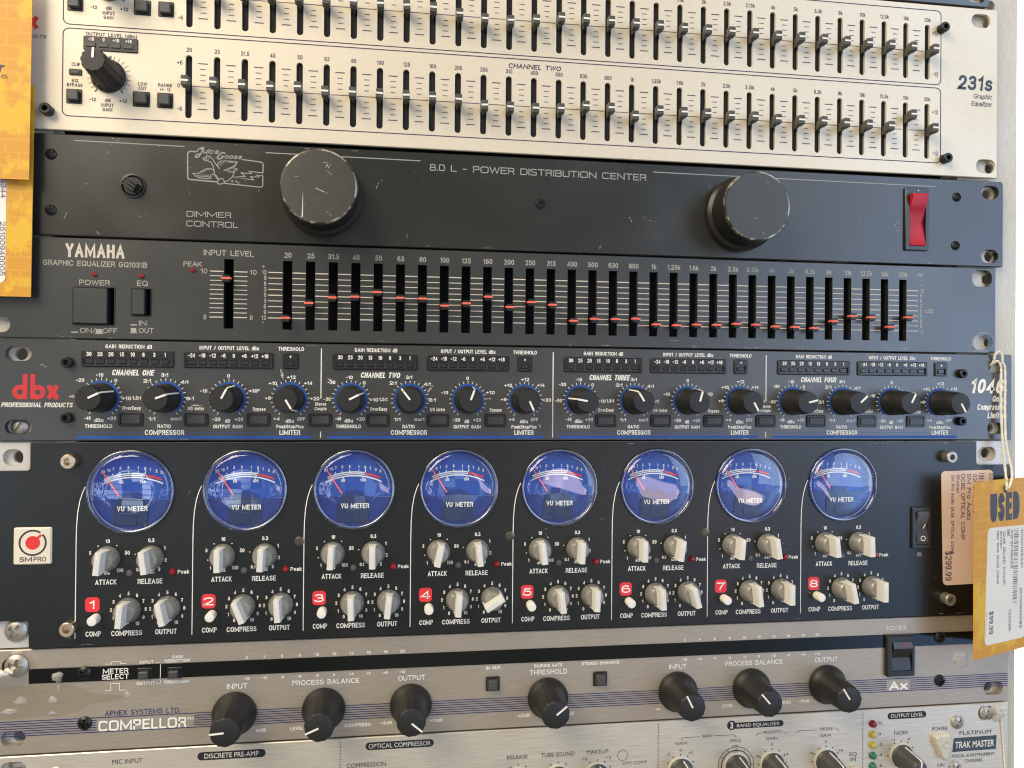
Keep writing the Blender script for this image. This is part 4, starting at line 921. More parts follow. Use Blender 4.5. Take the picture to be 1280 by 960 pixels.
for c, x in enumerate(OX):
    m = O.put('vu_meter', VU, x, ZM)
    for nm, me in (('movement_cover', COVER), ('movement', MOVE), ('needle', NEEDLE), ('lens', LENS), ('lens_rim', LRIM)): O.put(nm, me, parent=m)
    if c == 0:
        sc = Print(O, 'white', 'meter_scale', 3.2, m, (0, 0, 0)); rd = Print(O, 'red', 'red_zone', 3.2, m, (0, 0, 0))
        cz = -23.2
        for r, a0, a1, w in ((28.9, -26, 25.5, .55), (29.8, -23, 9.2, .42), (30.6, -23, 9.2, .55)): sc.arc(-.4, cz, r, a0, a1, w)
        sc.ticks(-.4, cz, 30.8, 31.8, [-19.5, -15.6, -10, -3.6, 3.8], .32); sc.ticks(-.4, cz, 30.8, 32.3, [9.3], .4); sc.ticks(-.4, cz, 28.8, 27.6, [-9.6, 8.2], .40)
        for t, px, pz in (('20', -12.9, 8.0), ('10', -10.5, 8.6), ('7', -8.6, 9.1), ('5', -5.7, 9.5), ('3', -2.4, 9.7), ('1', 1.7, 9.6), ('0', 4.6, 9.3), ('1', 6.8, 8.9), ('2', 9.3, 8.2), ('3', 11.4, 7.6)): sc.t(t, px, pz-.4, 1.25, b=.3)
        sc.t('50', -5.3, 3.0, 1.25, b=.6); sc.t('100', 3.6, 3.1, 1.25, b=.6); sc.t('VU METER', .3, -8.6, 1.95, 12.6, b=.8, y=.42)
        rd.arc(-.4, cz, 30.2, 9.8, 23, .95)
        sc.poly([(-16.4, -4.0), (-7.4, -4.0), (-6.4, -3.2)], .12); sc.poly([(16.4, -4.0), (7, -4.0)], .12)
        for p in (sc, rd): p.shared = []
        SCALE = (sc, rd)
    else:
        for p in SCALE: p.shared.append(m)
    for k, (dx, z) in enumerate(((-9.2, 83.0), (8.7, 82.9), (-.4, 60.6), (15.8, 60.9))):
        o = O.put('control_knob', PK, x+dx, z, rot=radians(KA[c][k])); O.put('finger_bar', PKB, parent=o); O.put('pointer', PKT, parent=o)
    O.put('push_button', CB, x-13.5, 57.3); O.put('peak_led', LP, x+17.6, 76.6); O.put('mode_led', LG, x-.2, 76.4)
    bm = bmesh.new(); plate(bm, rrect(x-18.0, x-12.1, 60.1, 66.4, 1.6, 5), (), -1.0, -.88); bg_ = O.part('number_badge', bm, 'badge_red'); NB = Print(O, 'white', 'printed_number', -1.0, bg_); NB.t(str(c+1), x-15.05, 61.4, 3.6, 4.2 if c else 2.2, b=.5)
    a = x-9.2; z = 83
    for t, dx, dz, h in (('10', .1, 6.7, 1.45), ('50', 8.1, 1.5, 1.5), ('100', 5.2, -6.0, 1.45), ('5', -7.0, 1.8, 1.4), ('1', -5.2, -5.9, 1.4)): P.t(t, a+dx, z+dz, h, b=.5)
    P.t('ms', a, z-7.0, 1.2, 2.2)
    for an in (-35, 35, -105): P.disc(a+6.6*sin(radians(an)), z+6.6*cos(radians(an)), .28, 10)
    a = x+8.7
    for t, dx, dz, h in (('0.3', 0, 6.7, 1.5), ('1', 5.6, 3.4, 1.4), ('2', 6.0, -1.9, 1.4), ('3', 3.4, -5.9, 1.4), ('0.1', -5.0, -5.8, 1.3)): P.t(t, a+dx, z+dz, h, b=.5)
    P.t('sec', a, z-7.0, 1.2, 2.8); P.disc(a-6.5, z+1.5, .28, 10)
    for a in (x-.4, x+15.6):
        z = 60.5
        for i in range(11):
            an = radians(-148+29.6*i); rr = 7.1
            P.t(str(i), a+rr*sin(an), z+rr*cos(an)-.7, 1.4, b=.4)
    P.t('ATTACK', x-9.7, 71.8, 1.95, 8.6, b=.5); P.t('RELEASE', x+8.4, 71.7, 1.95, 10.3, b=.5); P.t('Peak', x+22.2, 75.7, 1.5, 4.9, b=.5)
    P.t('COMP', x-14.6, 49.6, 1.95, 6.2, b=.3); P.t('COMPRESS', x-1.0, 49.5, 1.95, 12.7, b=.5); P.t('OUTPUT', x+15.2, 49.6, 1.95, 9.0, b=.5)
    q = [(-21.9, 48.8), (-21.9, 90), (-21.8, 97), (-21.4, 103), (-20.6, 108), (-19.5, 111.6), (-18.5, 114)]
    P.poly([(x+a, b) for a, b in q], .36)
# badge, screws, switch, price sticker
bm = bmesh.new(); rplate(bm, 19, 34.1, 81.2, 97, .8, (), -1.9, -.7, .5); bd = O.part('badge', bm, 'badge')
pr = Print(O, 'dark', 'printed_lettering', -1.9, bd); pr.arc(26.7, 90.5, 5.2, 48, 395, .75)
pr.t('SM', 24.0, 82.6, 1.8, 4.9, b=1); pr.t('PRO', 29.6, 82.6, 1.8, 5.0)
pr = Print(O, 'red', 'printed_logo', -1.9, bd); pr.disc(26.7, 90.5, 2.9, 32); pr.poly([(28.2, 92.0), (30.0, 93.9)], 1.1)
ABZ = allen_mesh('panel_screw', 3.1, 4.2, 'brass'); AZZ = allen_mesh('panel_screw', 2.9, 4.6, 'zinc')
O.put('panel_screw', ABZ, 41.4, 125.2, y=-.9); O.put('panel_screw', ABZ, 41.7, 53.8, y=-.9); O.put('panel_screw', AZZ, 454.4, 125.3, y=-.9); O.put('panel_screw', AZZ, 454, 54, y=-.9)
for x, z in ((136.9, 88.8), (232, 89.4), (327.1, 89.3)): O.put('panel_screw', PHIL_S, x, z, y=-.9)
O.put('rack_screw', PHIL_BIG, 19.4, 52.5, y=1.2, rot=radians(35))
bm = bmesh.new(); plate(bm, rrect(435, 445.4, 79.2, 100.2, .8, 3), [rrect(437.2, 443.4, 81.2, 98.2)], -2.2, 0, rrect(435, 445.4, 79.2, 100.2, .8, 3, .4), .4); sw = O.part('rocker_switch', bm, 'plastic_black')
bm = bmesh.new(); prof = [(-2.0, 81.4), (-2.9, 84), (-1.6, 91), (-3.8, 96.6), (-3.0, 98), (5, 98), (5, 81.4)]
va = [bm.verts.new((437.4, y, z)) for y, z in prof]; vb = [bm.verts.new((443.2, y, z)) for y, z in prof]
for i in range(len(prof)): j = (i+1) % len(prof); bm.faces.new((va[i], va[j], vb[j], vb[i]))
bm.faces.new(va); bm.faces.new(vb[::-1]); O.part('rocker', bm, 'plastic_grey', sw, sharp=60)
pr = Print(O, 'white', 'printed_symbols', -2.95, sw); pr.arc(440.3, 84.6, 1.15, 0, 360, .35); pr.seg(440.2, 89.6, 441.4, 91.6, .4)
O.put('mode_led', LG, 439.6, 76.1)
th = radians(1.3)
def stk(x, z): return (466.5+(x-466.5)*cos(th)-(z-90)*sin(th), 90+(x-466.5)*sin(th)+(z-90)*cos(th))
bm = bmesh.new(); plate(bm, [stk(*p) for p in rrect(452.2, 481.2, 60.6, 118.2, 2.2, 5)], (), -1.05, -.85)
sk = O.part('price_sticker', bm, 'sticker_pink', label='peach price sticker reading $299.99')
pr = Print(O, 'label', 'printed_lettering', -1.05, sk)
for t, x, z, h, w in (('S000106340', 478.3, 117, 1.9, 19), ('02FSFXRKK5', 469.2, 116.6, 1.9, 20), ('SM Pro Audio', 465.9, 116.6, 2.3, 23.5), ('OC8E OPTICAL COMP', 462.6, 116.5, 2.3, 33.5), ('SN:nsn', 459.9, 116.3, 1.6, 9.5), ('SM Pro Audio OC8E OPTICAL COMP', 457.1, 116, 1.5, 40), ('$299.99', 454.0, 77.6, 3.6, 15)):
    pr.t(t, x, z, h, w, 'l', rot=1, b=.2)
for i in range(30):
    z = 116.5-i*.9-random.random()*.3; pr.rect(472.3, 475.6, z, z+random.choice((.2, .3, .5)))

# ================================================================== UNIT: silver compressor with blue pinstripes
A = Thing('leveling_compressor', 'brushed silver audio compressor with blue pinstripes and seven black knobs', 'compressor', (250, 0, 0))
holes = [rrect(14.2, 24, 3.6, 10.2, 3.2, 5), rrect(14.2, 25, 34.6, 41.2, 3.2, 5), rrect(476.6, 487.6, 3.4, 10.4, 3.4, 5), rrect(476.6, 487.6, 34.5, 41.2, 3.3, 5)]
bm = bmesh.new(); rplate(bm, 9, 490.6, .0, 44.6, .6, holes, 0, 3, .3); A.part('front_panel', bm, 'brushed_silver'); chassis(A, 32, 464, 1.5, 43)
bm = bmesh.new(); rplate(bm, 25, 474.5, 30.0, 36.4, .3, (), -.35, .2, .1); A.part('meter_window', bm, 'acrylic')
P = Print(A, 'white', y=-.1); NV = Print(A, 'navy', 'printed_stripes')
FN = Print(A, 'white', 'scale_numbers')
for i in range(7):
    z = 7.9+1.03*i; xs = [(9.6, 490.2)]
    if i in (1, 2, 3, 4, 5): xs = [(9.6, 52.4), (92.5, 423), (435.5, 490.2)]
    for a, b in xs: NV.rect(a, b, z-.19, z+.19)
PW = Print(A, 'white', 'window_lettering', -.35); PW.t('METER', 60, 33.0, 2.2, 10.4, b=.5); PW.t('SELECT', 59.9, 30.5, 2.2, 11, b=.5)
for t, x, z, h, w in (('INPUT', 72.6, 36.6, 1.2, 5.8), ('GAIN', 85.4, 38.4, 1.2, 4.4), ('REDUCTION', 85.3, 36.7, 1.2, 10.6), ('OUTPUT', 72.3, 27.4, 1.3, 7.7), ('PROGRAM', 85, 27.4, 1.3, 10.1)): FN.t(t, x, z+.1, h, w)
P.poly([(55.6, 37.1), (58.2, 37.1), (58.2, 38), (61.8, 38), (61.8, 37.1), (64.2, 37.1)], .25); P.poly([(55.6, 25.6), (58, 25.6), (58, 28.6), (61.6, 28.6), (61.6, 25.6), (64, 25.6)], .25)
PW.poly([(76.4, 36.9), (78.5, 36.9)], .2); PW.poly([(78.4, 36.2), (78.4, 30.2)], .25); P.poly([(76.6, 27.9), (78.4, 27.9), (78.4, 29.6)], .2)
NV.t('APHEX SYSTEMS LTD.', 71.2, 14.6, 2.3, 31, b=.2, sx=1); P.t('COMPELLOR', 71.3, 8.2, 4.5, 36.2, b=.6, q=4.5); P.t('TM', 91, 11.3, 1.2, 2.8)
for x in (110.6, 314): P.t('INPUT', x, 23.9, 2.3, 8.8, b=.2)
for x0, cap in ((114.6, 1), (317.3, 1)):
    for i in range(10): FN.t(str(2+2*i), x0+7.6*i, 37.1, 1.15, sx=1.1)
    for i, t in enumerate('-15 -12 -9 -6 -3 0 +3 +6 +9 +12'.split()): FN.t(t, x0+7.6*i, 27.7, 1.05, sx=1.1)
for x in (149, 352.6): P.t('PROCESS BALANCE', x, 24.2, 2.2, 29.6, b=.2)
for x in (187.3, 390.4): P.t('OUTPUT', x, 24.2, 2.3, 12.2, b=.2)
for x in (0, 202.9):
    FN.t('-oo', 101.2+x, 4.6, 1.2); FN.t('0dB', 121+x, 4.4, 1.3, 4.3); FN.t('LEVEL', 136.5+x, 4.3, 1.35, 5.6); FN.t('COMPRESS', 163.2+x, 4.4, 1.4, 11.5); FN.t('-10dB', 175.8+x, 4.7, 1.3, 5.6); FN.t('+10dB', 198.6+x, 4.7, 1.3, 5.8)
FN.t('IN OUT', 224.8, 27.6, 1.3, 6.7); FN.t('SILENCE GATE', 250.8, 27.6, 1.3, 13.5); P.t('THRESHOLD', 250.8, 24.1, 2.4, 17.9, b=.2); FN.t('STEREO ENHANCE', 275.9, 27.7, 1.3, 18.3)
FN.t('-40dB', 238.9, 4.7, 1.5, 6.9); FN.t('0dB', 261, 4.6, 1.4, 4.6); P.t('POWER', 427.7, 38.5, 1.9, 10.9)
P.t('Ax', 429.2, 8.5, 4.3, 10, b=1.6)
prof = [(9.5, -.2), (9.5, -1.6), (8.9, -2.6), (8.0, -3.8), (7.5, -5), (7.0, -8), (6.35, -19), (6.0, -19.8), (5.6, -20), (1, -20)]
AKN = knob_mesh('control_knob', prof, 96, 12, .035, 'knob_black', 5, 7)
bm = bmesh.new(); plate(bm, rrect(-.38, .38, .3, 6.2), (), -20.2, -19.8); AKP = to_mesh('pointer', bm, mat='white_plastic')
for x, a in ((109.7, -94), (148.2, -113), (187, 130), (250.6, 52), (313.9, -27), (351.2, -41), (390.8, -32)):
    o = A.put('control_knob', AKN, x, 13.2, rot=radians(a)); A.put('pointer', AKP, parent=o)
def sq_button(x0, x1, z0, z1, cx):
    bm = bmesh.new(); rplate(bm, x0, x1, z0, z1, .4, [rrect(x0+.7, x1-.7, z0+.7, z1-.7)], -.7, .3, .3); fr = A.part('push_button', bm, 'plastic_black')
    bm = bmesh.new(); rplate(bm, x0+1.1, x1-1.1, z0+1.0, z1-1.0, .4, (), -3.0, .3, .4); A.part('button_cap', bm, 'plastic_grey', fr)
sq_button(221.3, 227.8, 17.7, 24.3, 0); sq_button(272.3, 279, 17.6, 24.4, 0); sq_button(68.8, 75.0, 29.9, 34.9, 0); sq_button(81.2, 87.4, 29.7, 34.7, 0)
for x, z in ((47.4, 33.8), (47.6, 12.1), (451.7, 33.9), (451.9, 12.2)): A.put('panel_screw', PHIL_BK, x, z, y=-.4 if z > 20 else 0, rot=radians(random.choice((5, 20, 40))))
A.put('rack_screw', PHIL_BIG, 20.2, 38, y=-.1, rot=radians(20))
bm = bmesh.new(); plate(bm, rrect(421.6, 436.9, 15.8, 36.5, .8, 3), [rrect(424.2, 435.2, 18.6, 33.4)], -2.4, .2, rrect(421.6, 436.9, 15.8, 36.5, .8, 3, .6), .6); sw = A.part('rocker_switch', bm, 'plastic_black')
bm = bmesh.new(); prof = [(-2.0, 18.8), (-1.2, 25), (-3.0, 29.8), (-3.6, 30.2), (-2.4, 33.2), (4, 33.2), (4, 18.8)]
va = [bm.verts.new((424.6, y, z)) for y, z in prof]; vb = [bm.verts.new((434.9, y, z)) for y, z in prof]
for i in range(len(prof)): j = (i+1) % len(prof); bm.faces.new((va[i], va[j], vb[j], vb[i]))
bm.faces.new(va); bm.faces.new(vb[::-1]); A.part('rocker', bm, 'plastic_black', sw, sharp=20)
pr = Print(A, 'red', 'printed_symbol', 0, sw)
pr.poly([(430.8+1.5*cos(t)+.2*sin(t), 31.6+.75*sin(t)) for t in [2*pi*i/20 for i in range(20)]], .3, True, y=-3.25)
# old tape film and glue blobs
random.seed(11)
def blob_outline(cx, cz, rx, rz, n, j): return [(cx+rx*cos(2*pi*i/n)*(1+j*(random.random()-.5)), cz+rz*sin(2*pi*i/n)*(1+j*(random.random()-.5))) for i in range(n)]
bm = bmesh.new(); plate(bm, [(10, 15.5), (20, 15.2), (31, 16.0), (40, 15.8), (46, 17.5), (49, 20.2), (55, 20.6), (62, 21.6), (67, 22.8), (60, 23.9), (52, 24.4), (47, 26.6), (41, 29.2), (30, 29.4), (18, 29.3), (10, 29.2)], (), -.12, -.11, back=False)
A.part('tape_film', bm, 'film', label='dirty film of old tape left on the panel')
def blob(th, x, z, rx, rz, h, name='glue_blob', y=0., mat='glue', k=1.0):
    bm = bmesh.new(); n = 22; rg = []
    jit = [1+.28*k*(random.random()-.5)+.10*sin(3*2*pi*i/n+x) for i in range(n)]
    for f, yy in ((1, 0), (.86, -.55*h), (.55, -.9*h), (.2, -h)):
        rg.append([bm.verts.new((x+rx*f*jit[i]*cos(2*pi*i/n), y+yy*(1+.35*k*(random.random()-.5)), z+rz*f*jit[i]*sin(2*pi*i/n))) for i in range(n)])
    for a, b in zip(rg, rg[1:]):
        for i in range(n): j = (i+1) % n; bm.faces.new((a[i], b[i], b[j], a[j]))
    bm.faces.new(rg[-1]); return th.part(name, bm, mat, sharp=70)
blob(A, 36.5, 32.5, 2.4, 2.2, 1.3, y=-.35); blob(A, 21.9, 22.7, 2.6, 1.7, .5); blob(A, 34.6, 22.4, 1.9, 1.7, .5); blob(A, 34.6, 16.9, 1.9, .8, .5); blob(A, 17.4, 18.4, 3.2, 1.3, .5); blob(A, 64.8, 23.3, 1.3, 1.6, .5); blob(A, 37, 27.6, .7, 1.6, .4)
blob(A, 463.9, 22.4, 4.3, 4.3, .8); blob(A, 21.3, 39, 6.2, 5.2, 1.1, mat='film')

# ================================================================== UNIT: bright silver channel strip at the bottom edge
N = Thing('channel_strip', 'bright brushed steel channel strip cut off by the bottom edge of the photo', 'channel strip', (250, 0, -90))
bm = bmesh.new(); rplate(bm, 9, 490.6, -89.2, -.75, .7, [rrect(14, 24.4, -10, -3, 3.3, 5), rrect(473.5, 484, -9, -2.2, 3.3, 5), rrect(14, 24.4, -87, -80, 3.3, 5), rrect(476, 487, -87, -80, 3.3, 5)], 0, 3, .3)
N.part('front_panel', bm, 'bright_brushed'); chassis(N, 34, 460, -88, -2)
P = Print(N, 'dark', gill=1); PL = Print(N, 'black', 'number_disc'); PW = Print(N, 'cream', 'nameplate_lettering', -.05, gill=1)
def pill(x0, x1, z0, z1, t, w):
    PL = Print(N, 'black', 'section_pill'); PW = Print(N, 'cream', 'pill_lettering', -.05, gill=1); PL.fill(rrect(x0, x1, z0, z1, (z1-z0)/2, 6), y=-.05); PW.t(t, (x0+x1)/2, z0+.75, z1-z0-1.5, w)
pill(94.1, 123.1, -6.9, -3.3, 'DISCRETE PRE-AMP', 23); pill(166.8, 197.6, -6.6, -3.1, 'OPTICAL COMPRESSOR', 28); pill(342, 368.2, -6.4, -3.4, 'BAND EQUALISER', 22); pill(423.5, 444.7, -6.1, -2.8, 'OUTPUT LEVEL', 17.8)
PL.fill(circ(341.4, -4.6, 2.3, 24), y=-.056); PW.t('3', 341.4, -6.0, 2.8, b=1.2)
for x, n in ((155.6, 30), (304.5, 40), (410.2, 40)):
    for i in range(n): P.disc(x, -2.2-1.28*i, .3, 8)
for t, x, z, h, w in (('MIC INPUT', 65.1, -6.4, 2.0, 12.5), ('COMPRESSION', 167.3, -14.1, 1.9, 17.5), ('RELEASE', 236.4, -14.6, 1.8, 9.7), ('TUBE SOUND', 255.6, -14.5, 1.9, 16), ('MAKEUP', 274.8, -14.4, 1.9, 10.4), ('10', 268.7, -17.2, 1.4, 2.1), ('13', 280.2, -17.2, 1.4, 2.1),
    ('OPT COMP', 293, -20.4, 1.3, 12), ('BASS', 329, -9.7, 1.3, 4.4), ('GAIN', 315.9, -12.5, 1.4, 5.7), ('FREQ', 343.6, -12.7, 1.4, 5.6), ('100', 343.4, -15.3, 1.2, 2.9), ('200', 343.6, -17.7, 1.2, 2.9), ('0', 315.7, -15.7, 1.3, 1.1), ('-5', 309.6, -17.3, 1.3, 1.7), ('+5', 320.6, -17.3, 1.3, 2.2),
    ('PRESENCE', 362.4, -9.7, 1.4, 9.2), ('GAIN', 362.1, -12.7, 1.4, 6), ('0', 362.4, -15.6, 1.2, 1), ('-4', 354.6, -20.9, 1.3, 2), ('+4', 369.6, -20.9, 1.3, 2.4), ('TREBLE', 390.6, -9.7, 1.4, 7), ('GAIN', 390.3, -12.8, 1.4, 5.7), ('0', 390.4, -15.8, 1.2, 1), ('-4', 382.6, -21, 1.3, 2), ('+4', 398.3, -20.7, 1.3, 2.4),
    ('EQ', 405.1, -23.2, 1.8, 3.8), ('IN', 405.1, -25.7, 1.8, 2.8), ('O/L', 419.5, -8.4, 1.6, 3.6), ('0', 419.3, -13.8, 1.5, 1.3), ('-2', 419.5, -19, 1.5, 2.3), ('-4', 419.5, -24.2, 1.5, 2.3), ('-6', 419.6, -29.4, 1.5, 2.3), ('FADER', 431, -14, 1.8, 7.6), ('-12', 426.6, -17, 1.2, 2.4), ('-6', 434.9, -16.9, 1.2, 1.8),
    ('POWER', 452.3, -13.2, 1.9, 8.7), ('PLATINUM', 472.1, -16.1, 2.0, 17.8), ('VOCAL & INSTRUMENT', 471, -27.3, 1.6, 23.8), ('CHANNEL', 471.3, -30.1, 1.6, 10.3), ('ON', 452.8, -31.5, 1.8, 4.0)): P.t(t, x, z, h, w)
SLT = Print(N, 'slate', 'printed_nameplate'); SLT.fill([(459.2, -24.4), (483.6, -24.2), (484.1, -17.2), (460.1, -17.4)], y=-.05); PW.t('TRAK MASTER', 471.7, -22.6, 3.2, 21.8, b=.6, sh=.1)
for pts in ([(315.9, -10.7), (316.3, -9.6), (317.6, -9.2), (325.4, -9.2)], [(332.5, -9.2), (342.1, -9.2), (343.4, -9.7), (343.7, -10.8)], [(354, -10.4), (355, -9.3), (356.8, -9.2)], [(367.6, -9.2), (369.2, -9.4), (370, -10.4)], [(375.2, -10.3), (376.4, -9.2), (386, -9.2)], [(395, -9.2), (396.6, -9.5), (397.5, -10.5)]): P.poly(pts, .22)
P.arc(287, -15.9, 2.5, 0, 360, .2)
KC = [(315.7, -24.5), (343.8, -24.2), (362.4, -24.5), (390.6, -24.7), (431, -24.4), (236.9, -24.6), (255.9, -24.6), (274.7, -24.6)]
for i, (x, z) in enumerate(KC):
    if i == 1: P.arc(x, z, 9.1, 0, 360, .3, 60); P.arc(x, z, 7.4, 0, 360, .5, 60)
    for a in ((-60, -30, 0, 30, 60, 90, -90)): P.disc(x+7.2*sin(radians(a)), z+7.2*cos(radians(a)), .38, 10) if i != 1 else P.disc(x+8.2*sin(radians(a)), z+8.2*cos(radians(a)), .3, 10)
NK = knob_mesh('control_knob', [(5.8, -.2), (5.8, -1.4), (5.2, -2.0), (5.0, -2.2), (4.6, -9), (3.9, -14), (3.2, -14.8), (1, -15)], 60, 18, .03, 'plastic_grey', 3, 5)
bm = bmesh.new(); box(bm, -.3, .3, -15.2, -14.5, -1, 3.7); 
a = [bm.verts.new((-.3, y, z)) for y, z in ((-14.9, 3.3), (-14.2, 4.15), (-2.4, 5.25), (-2.4, 4.6), (-14, 3.2))]; b = [bm.verts.new((.3, v.co.y, v.co.z)) for v in a]
for i in range(5): j = (i+1) % 5; bm.faces.new((a[i], a[j], b[j], b[i]))
bm.faces.new(a); bm.faces.new(b[::-1]); NKP = to_mesh('pointer', bm, mat='white_plastic')
bm = bmesh.new(); lathe(bm, [(6.4, -.05), (6.4, -.9), (5.9, -1.1), (5.7, -1.1)], 48, close=False); NKS = to_mesh('skirt', bm, mat='cream_plastic')
for x, z in KC: o = N.put('control_knob', NK, x, z, rot=radians(8)); N.put('pointer', NKP, parent=o); N.put('skirt', NKS, parent=o)
bm = bmesh.new(); lathe(bm, [(6.6, -.1), (6.6, -2), (5.6, -4), (1, -4.2)], 40); N.put('input_jack', to_mesh('input_jack', bm, mat='zinc'), 66.5, -16)
bm = bmesh.new(); lathe(bm, [(1.9, 0), (1.8, -.8), (1.2, -1.8), (.3, -2.1)], 24); LD = {}
for nm in ('led_dull', 'led_yellow', 'led_green'):
    b2 = bm.copy(); LD[nm] = to_mesh('led', b2, mat=nm)
bm.free()
for z, m in ((-7.7, 'led_dull'), (-13, 'led_yellow'), (-18.2, 'led_yellow'), (-23.4, 'led_green'), (-28.6, 'led_green')): N.put('led', LD[m], 415.4, z)
for x, z in ((461.7, -9.3), (460.5, -32.2)): N.put('panel_screw', PHIL_Z, x, z, rot=radians(35))
N.put('panel_screw', PHIL_Z, 36.4, -9.3, rot=radians(20)); N.put('rack_screw', SLOTTED, 19.8, -6, y=3.2); N.put('rack_screw', PHIL_Z, 477.5, -5.4, y=-.1, rot=radians(20))
bm = bmesh.new(); plate(bm, [(449.6, -14.2), (455.8, -14.2), (457.6, -16.5), (457.6, -19), (455, -26), (453.2, -27), (451.6, -26), (448.2, -18), (448, -15.8)], (), -3.2, 0, [(450.2, -15), (455.4, -15), (456.8, -16.8), (456.8, -19), (454.4, -25.4), (453.2, -26.2), (452.1, -25.4), (449, -18), (448.8, -16)], .9)
pb = N.part('power_button', bm, 'cream_plastic'); bm = bmesh.new(); lathe(bm, [(1.9, -3.1), (1.8, -3.6), (1.3, -3.5), (.2, -3.3)], 24, cx=453.4, cz=-18.6); N.part('button_dimple', bm, 'cream_plastic', pb)
bm = bmesh.new(); lathe(bm, [(4, -.1), (4, -3), (3.2, -3.6), (1, -3.6)], 30); N.put('push_button', to_mesh('push_button', bm, mat='cream_plastic'), 406.5, -32.2)
blob(N, 484.6, -5.2, 4.0, 4.3, 2.4, k=1.5); 
bm = bmesh.new(); tube(bm, smooth_path([(486.2, -.8, -8), (487.3, -.5, -20), (488.4, -.4, -34), (488.9, -.4, -46)]), .32, 6); N.part('loose_thread', bm, 'cord')

# ================================================================== PRICE TAGS
R = Thing('price_tag', 'orange USED price tag with white $99.99 label hanging by string at right', 'price tag', (454.7, -20, 28.5), radians(21.7))
# written in the tag's own coordinates: x along the card, z up from its foot
bm = bmesh.new(); plate(bm, [(.2, .6), (53.6, -.4), (53.8, 86.4), (0, 86.2)], [circ(27.2, 81.6, 1.5, 20)], 0, .45); R.part('card', bm, 'card')
D = Print(R, 'slate', y=0)
D.t('USED', 26.9, 65.6, 14.0, 26.6, b=1.7)
bm = bmesh.new(); plate(bm, [(p[0]*1.0+(p[1]-32)*.045, p[1]+.4-(p[0]-26)*.03) for p in rrect(10.2, 46.5, 5.2, 62.2, 2.6, 5)], (), -.12, -.02); sk = R.part('label_sticker', bm, 'sticker_white')
L = Print(R, 'label', y=-.12, parent=sk)
for t, x, z, h, w in (('S000106341', 41.3, 60.2, 1.9, 19.5), ('25100940085', 40.3, 30.8, 2.0, 20.6), ('02FSFXRKK6', 31.8, 60.6, 1.9, 19.3), ('DBX', 28.6, 61.1, 1.9, 3.4), ('1046 QUAD COMP', 24.9, 60.5, 2.2, 26.7), ('SN:nsn', 22.4, 61, 1.5, 8.8), ('DBX 1046 QUAD COMP', 19.3, 61.2, 1.6, 26.4), ('125526', 30.2, 21.2, 2.0, 10.8), ('$99.99', 12.9, 22.2, 3.6, 11.2)):
    L.t(t, x, z, h, w, 'l', rot=1, b=.2)
for i in range(42):
    z = 60.5-i*.9-random.random()*.3; dx = -.045*(60-z); L.rect(35.0+dx*.8, 39.2+dx*.8, z, z+random.choice((.2, .3, .5)))
for i in range(9): L.rect(10.3-.09*i*.8, 10.6-.09*i*.8, 21.5-1.4*i, 22.2-1.4*i)
# string: loops through the ear slot of the compressor and the tag's eyelet (own coordinates again)
ca, sa = cos(radians(-21.7)), sin(radians(-21.7))
def loc(x, y, z): x -= 454.7; y += 20; return (x*ca-y*sa, x*sa+y*ca, z-28.5)
bm = bmesh.new()
s1 = [(481.3, 4, 171.0), (481.0, -.5, 174), (480.8, -2.0, 177.4), (482.6, -2.6, 178.6), (484.0, -2.8, 176.5), (484.4, -2.6, 173), (485.6, -2.6, 170.6), (485.9, -2.6, 160), (485.6, -2.8, 152.8), (484.8, -4.5, 132.5), (485.2, -8, 118), (481.6, -10.6, 111.4), (480.4, -9.6, 109.4)]
s2 = [(480.2, 4, 170.6), (480.0, -1.0, 172.6), (481.4, -2.4, 173.8), (483.2, -2.6, 171.8), (483.6, -2.6, 168), (483.5, -2.6, 152.7), (482.9, -4.5, 132.5), (481.4, -8.5, 116), (479.8, -10.8, 111), (480.2, -9.6, 109.2)]
for s in (s1, s2): tube(bm, [loc(*p) for p in smooth_path(s, 8)], lambda i: .62+.10*sin(i*1.9), 8, .5)
R.part('string', bm, 'cord')
bm = bmesh.new(); lathe(bm, [(1.5, -.05), (2.0, -.3), (1.6, -.5), (1.2, -.2)], 20, cx=27.2, cz=81.6, close=False); R.part('eyelet', bm, 'plastic_black')

def left_tag(y, x0, x1, z0, z1, label, skx, digits, extra):
    t = Thing('price_tag', label, 'price tag', ((x0+x1)/2, y, z0))
    bm = bmesh.new(); plate(bm, [(x0, z0), (x1, z0), (x1+.5, z1), (x0+.5, z1)], [circ((x0+x1)/2, z1-4, 1.5, 20)], y, y+.45); t.part('card', bm, 'card')
    if skx:
        bm = bmesh.new(); plate(bm, rrect(*skx, 2.4, 5), (), y-.12, y-.02); s_ = t.part('label_sticker', bm, 'sticker_white'); l = Print(t, 'label', y=y-.12, parent=s_)
        for q in digits: l.t(*q[:5], 'l', rot=1, b=.2)
    for q in extra: q(t)
    bm = bmesh.new(); cx = (x0+x1)/2
    for dx in (-1, 1): tube(bm, smooth_path([(cx, y+1.2, z1-4.8), (cx+dx*.4, y-.8, z1-2.6), (cx+dx*1.5, y+2, z1+30), (cx+dx*2, y+6, z1+60)], 6), .6, 8)
    t.part('string', bm, 'cord')
    return t
left_tag(-4, -26, 25.7, 195.0, 284.8, 'lower orange price tag at the left edge, its white label partly covered', (-18, 15.7, 200.6, 257),
    [('5344', 13.5, 244.6, 1.9, 8), ('25100940005', 13.3, 226.6, 2.0, 22.8)], ())
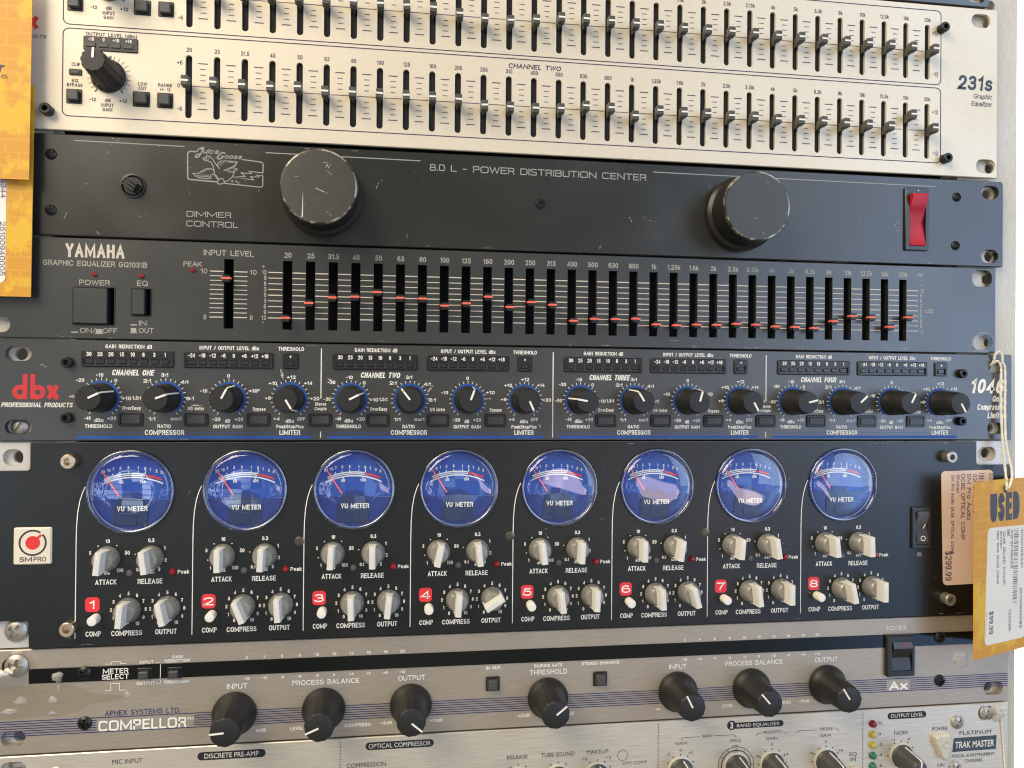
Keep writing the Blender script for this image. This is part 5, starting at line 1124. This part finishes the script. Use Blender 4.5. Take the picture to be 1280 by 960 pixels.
def pr_e(t):
    d = Print(t, 'slate', y=-7); d.t('Used Gear', 15.6, 288.4, 4.2, 30, 'r', b=.4, sh=.2); d.t('Co.', 17.2, 286.0, 1.8, 6, 'r', b=.4, sh=.2)
left_tag(-7, -25.5, 25.8, 243.9, 333, 'upper orange price tag at the left edge, overlapping the other tag', None, (), (pr_e,))
# twisted white cord tied round the screw at the far left
bm = bmesh.new()
for ph in (0, pi):
    pts = []
    for i in range(60):
        t = i/59; x = -8+29*t; z = 30.5+7.2*t+.9*sin(i*.55+ph); y = -3.6-1.4*t+.9*cos(i*.55+ph); pts.append((x, y, z))
    tube(bm, pts, .75, 7)
cd = bpy.data.objects.new('cord', to_mesh('cord', bm, (6, -4, 33), 'cord')); COL.objects.link(cd); cd.location = (.006, -.004, .033); tag(cd, 'white twisted cord tied to a rack screw at the far left', 'cord')

def nicks(th, seed, n, x0, x1, z0, z1, y=0.):
    random.seed(seed); p = Print(th, 'scratch', 'scuff_marks', y)
    for _ in range(n):
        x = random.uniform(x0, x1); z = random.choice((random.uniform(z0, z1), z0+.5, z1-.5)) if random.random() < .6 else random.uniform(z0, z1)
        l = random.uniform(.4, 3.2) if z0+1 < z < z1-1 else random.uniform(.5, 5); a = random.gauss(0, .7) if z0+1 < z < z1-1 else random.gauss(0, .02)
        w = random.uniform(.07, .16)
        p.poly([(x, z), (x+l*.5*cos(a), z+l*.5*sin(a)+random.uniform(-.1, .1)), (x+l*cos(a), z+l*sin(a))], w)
        if random.random() < .4: p.disc(x+random.uniform(-6, 6), min(z1-.4, max(z0+.4, z+random.uniform(-4, 4))), random.uniform(.10, .22), 7)
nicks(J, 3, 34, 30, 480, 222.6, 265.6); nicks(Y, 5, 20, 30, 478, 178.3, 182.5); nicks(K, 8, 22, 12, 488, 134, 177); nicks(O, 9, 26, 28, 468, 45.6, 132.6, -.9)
build_prints()
for p in SCALE:                                # the other seven meters carry copies of the same printed scale
    src = [o for o in p.parent.children if o.name.split('.')[0] == p.name][0]
    for m in p.shared:
        c = src.copy(); COL.objects.link(c); c.parent = m
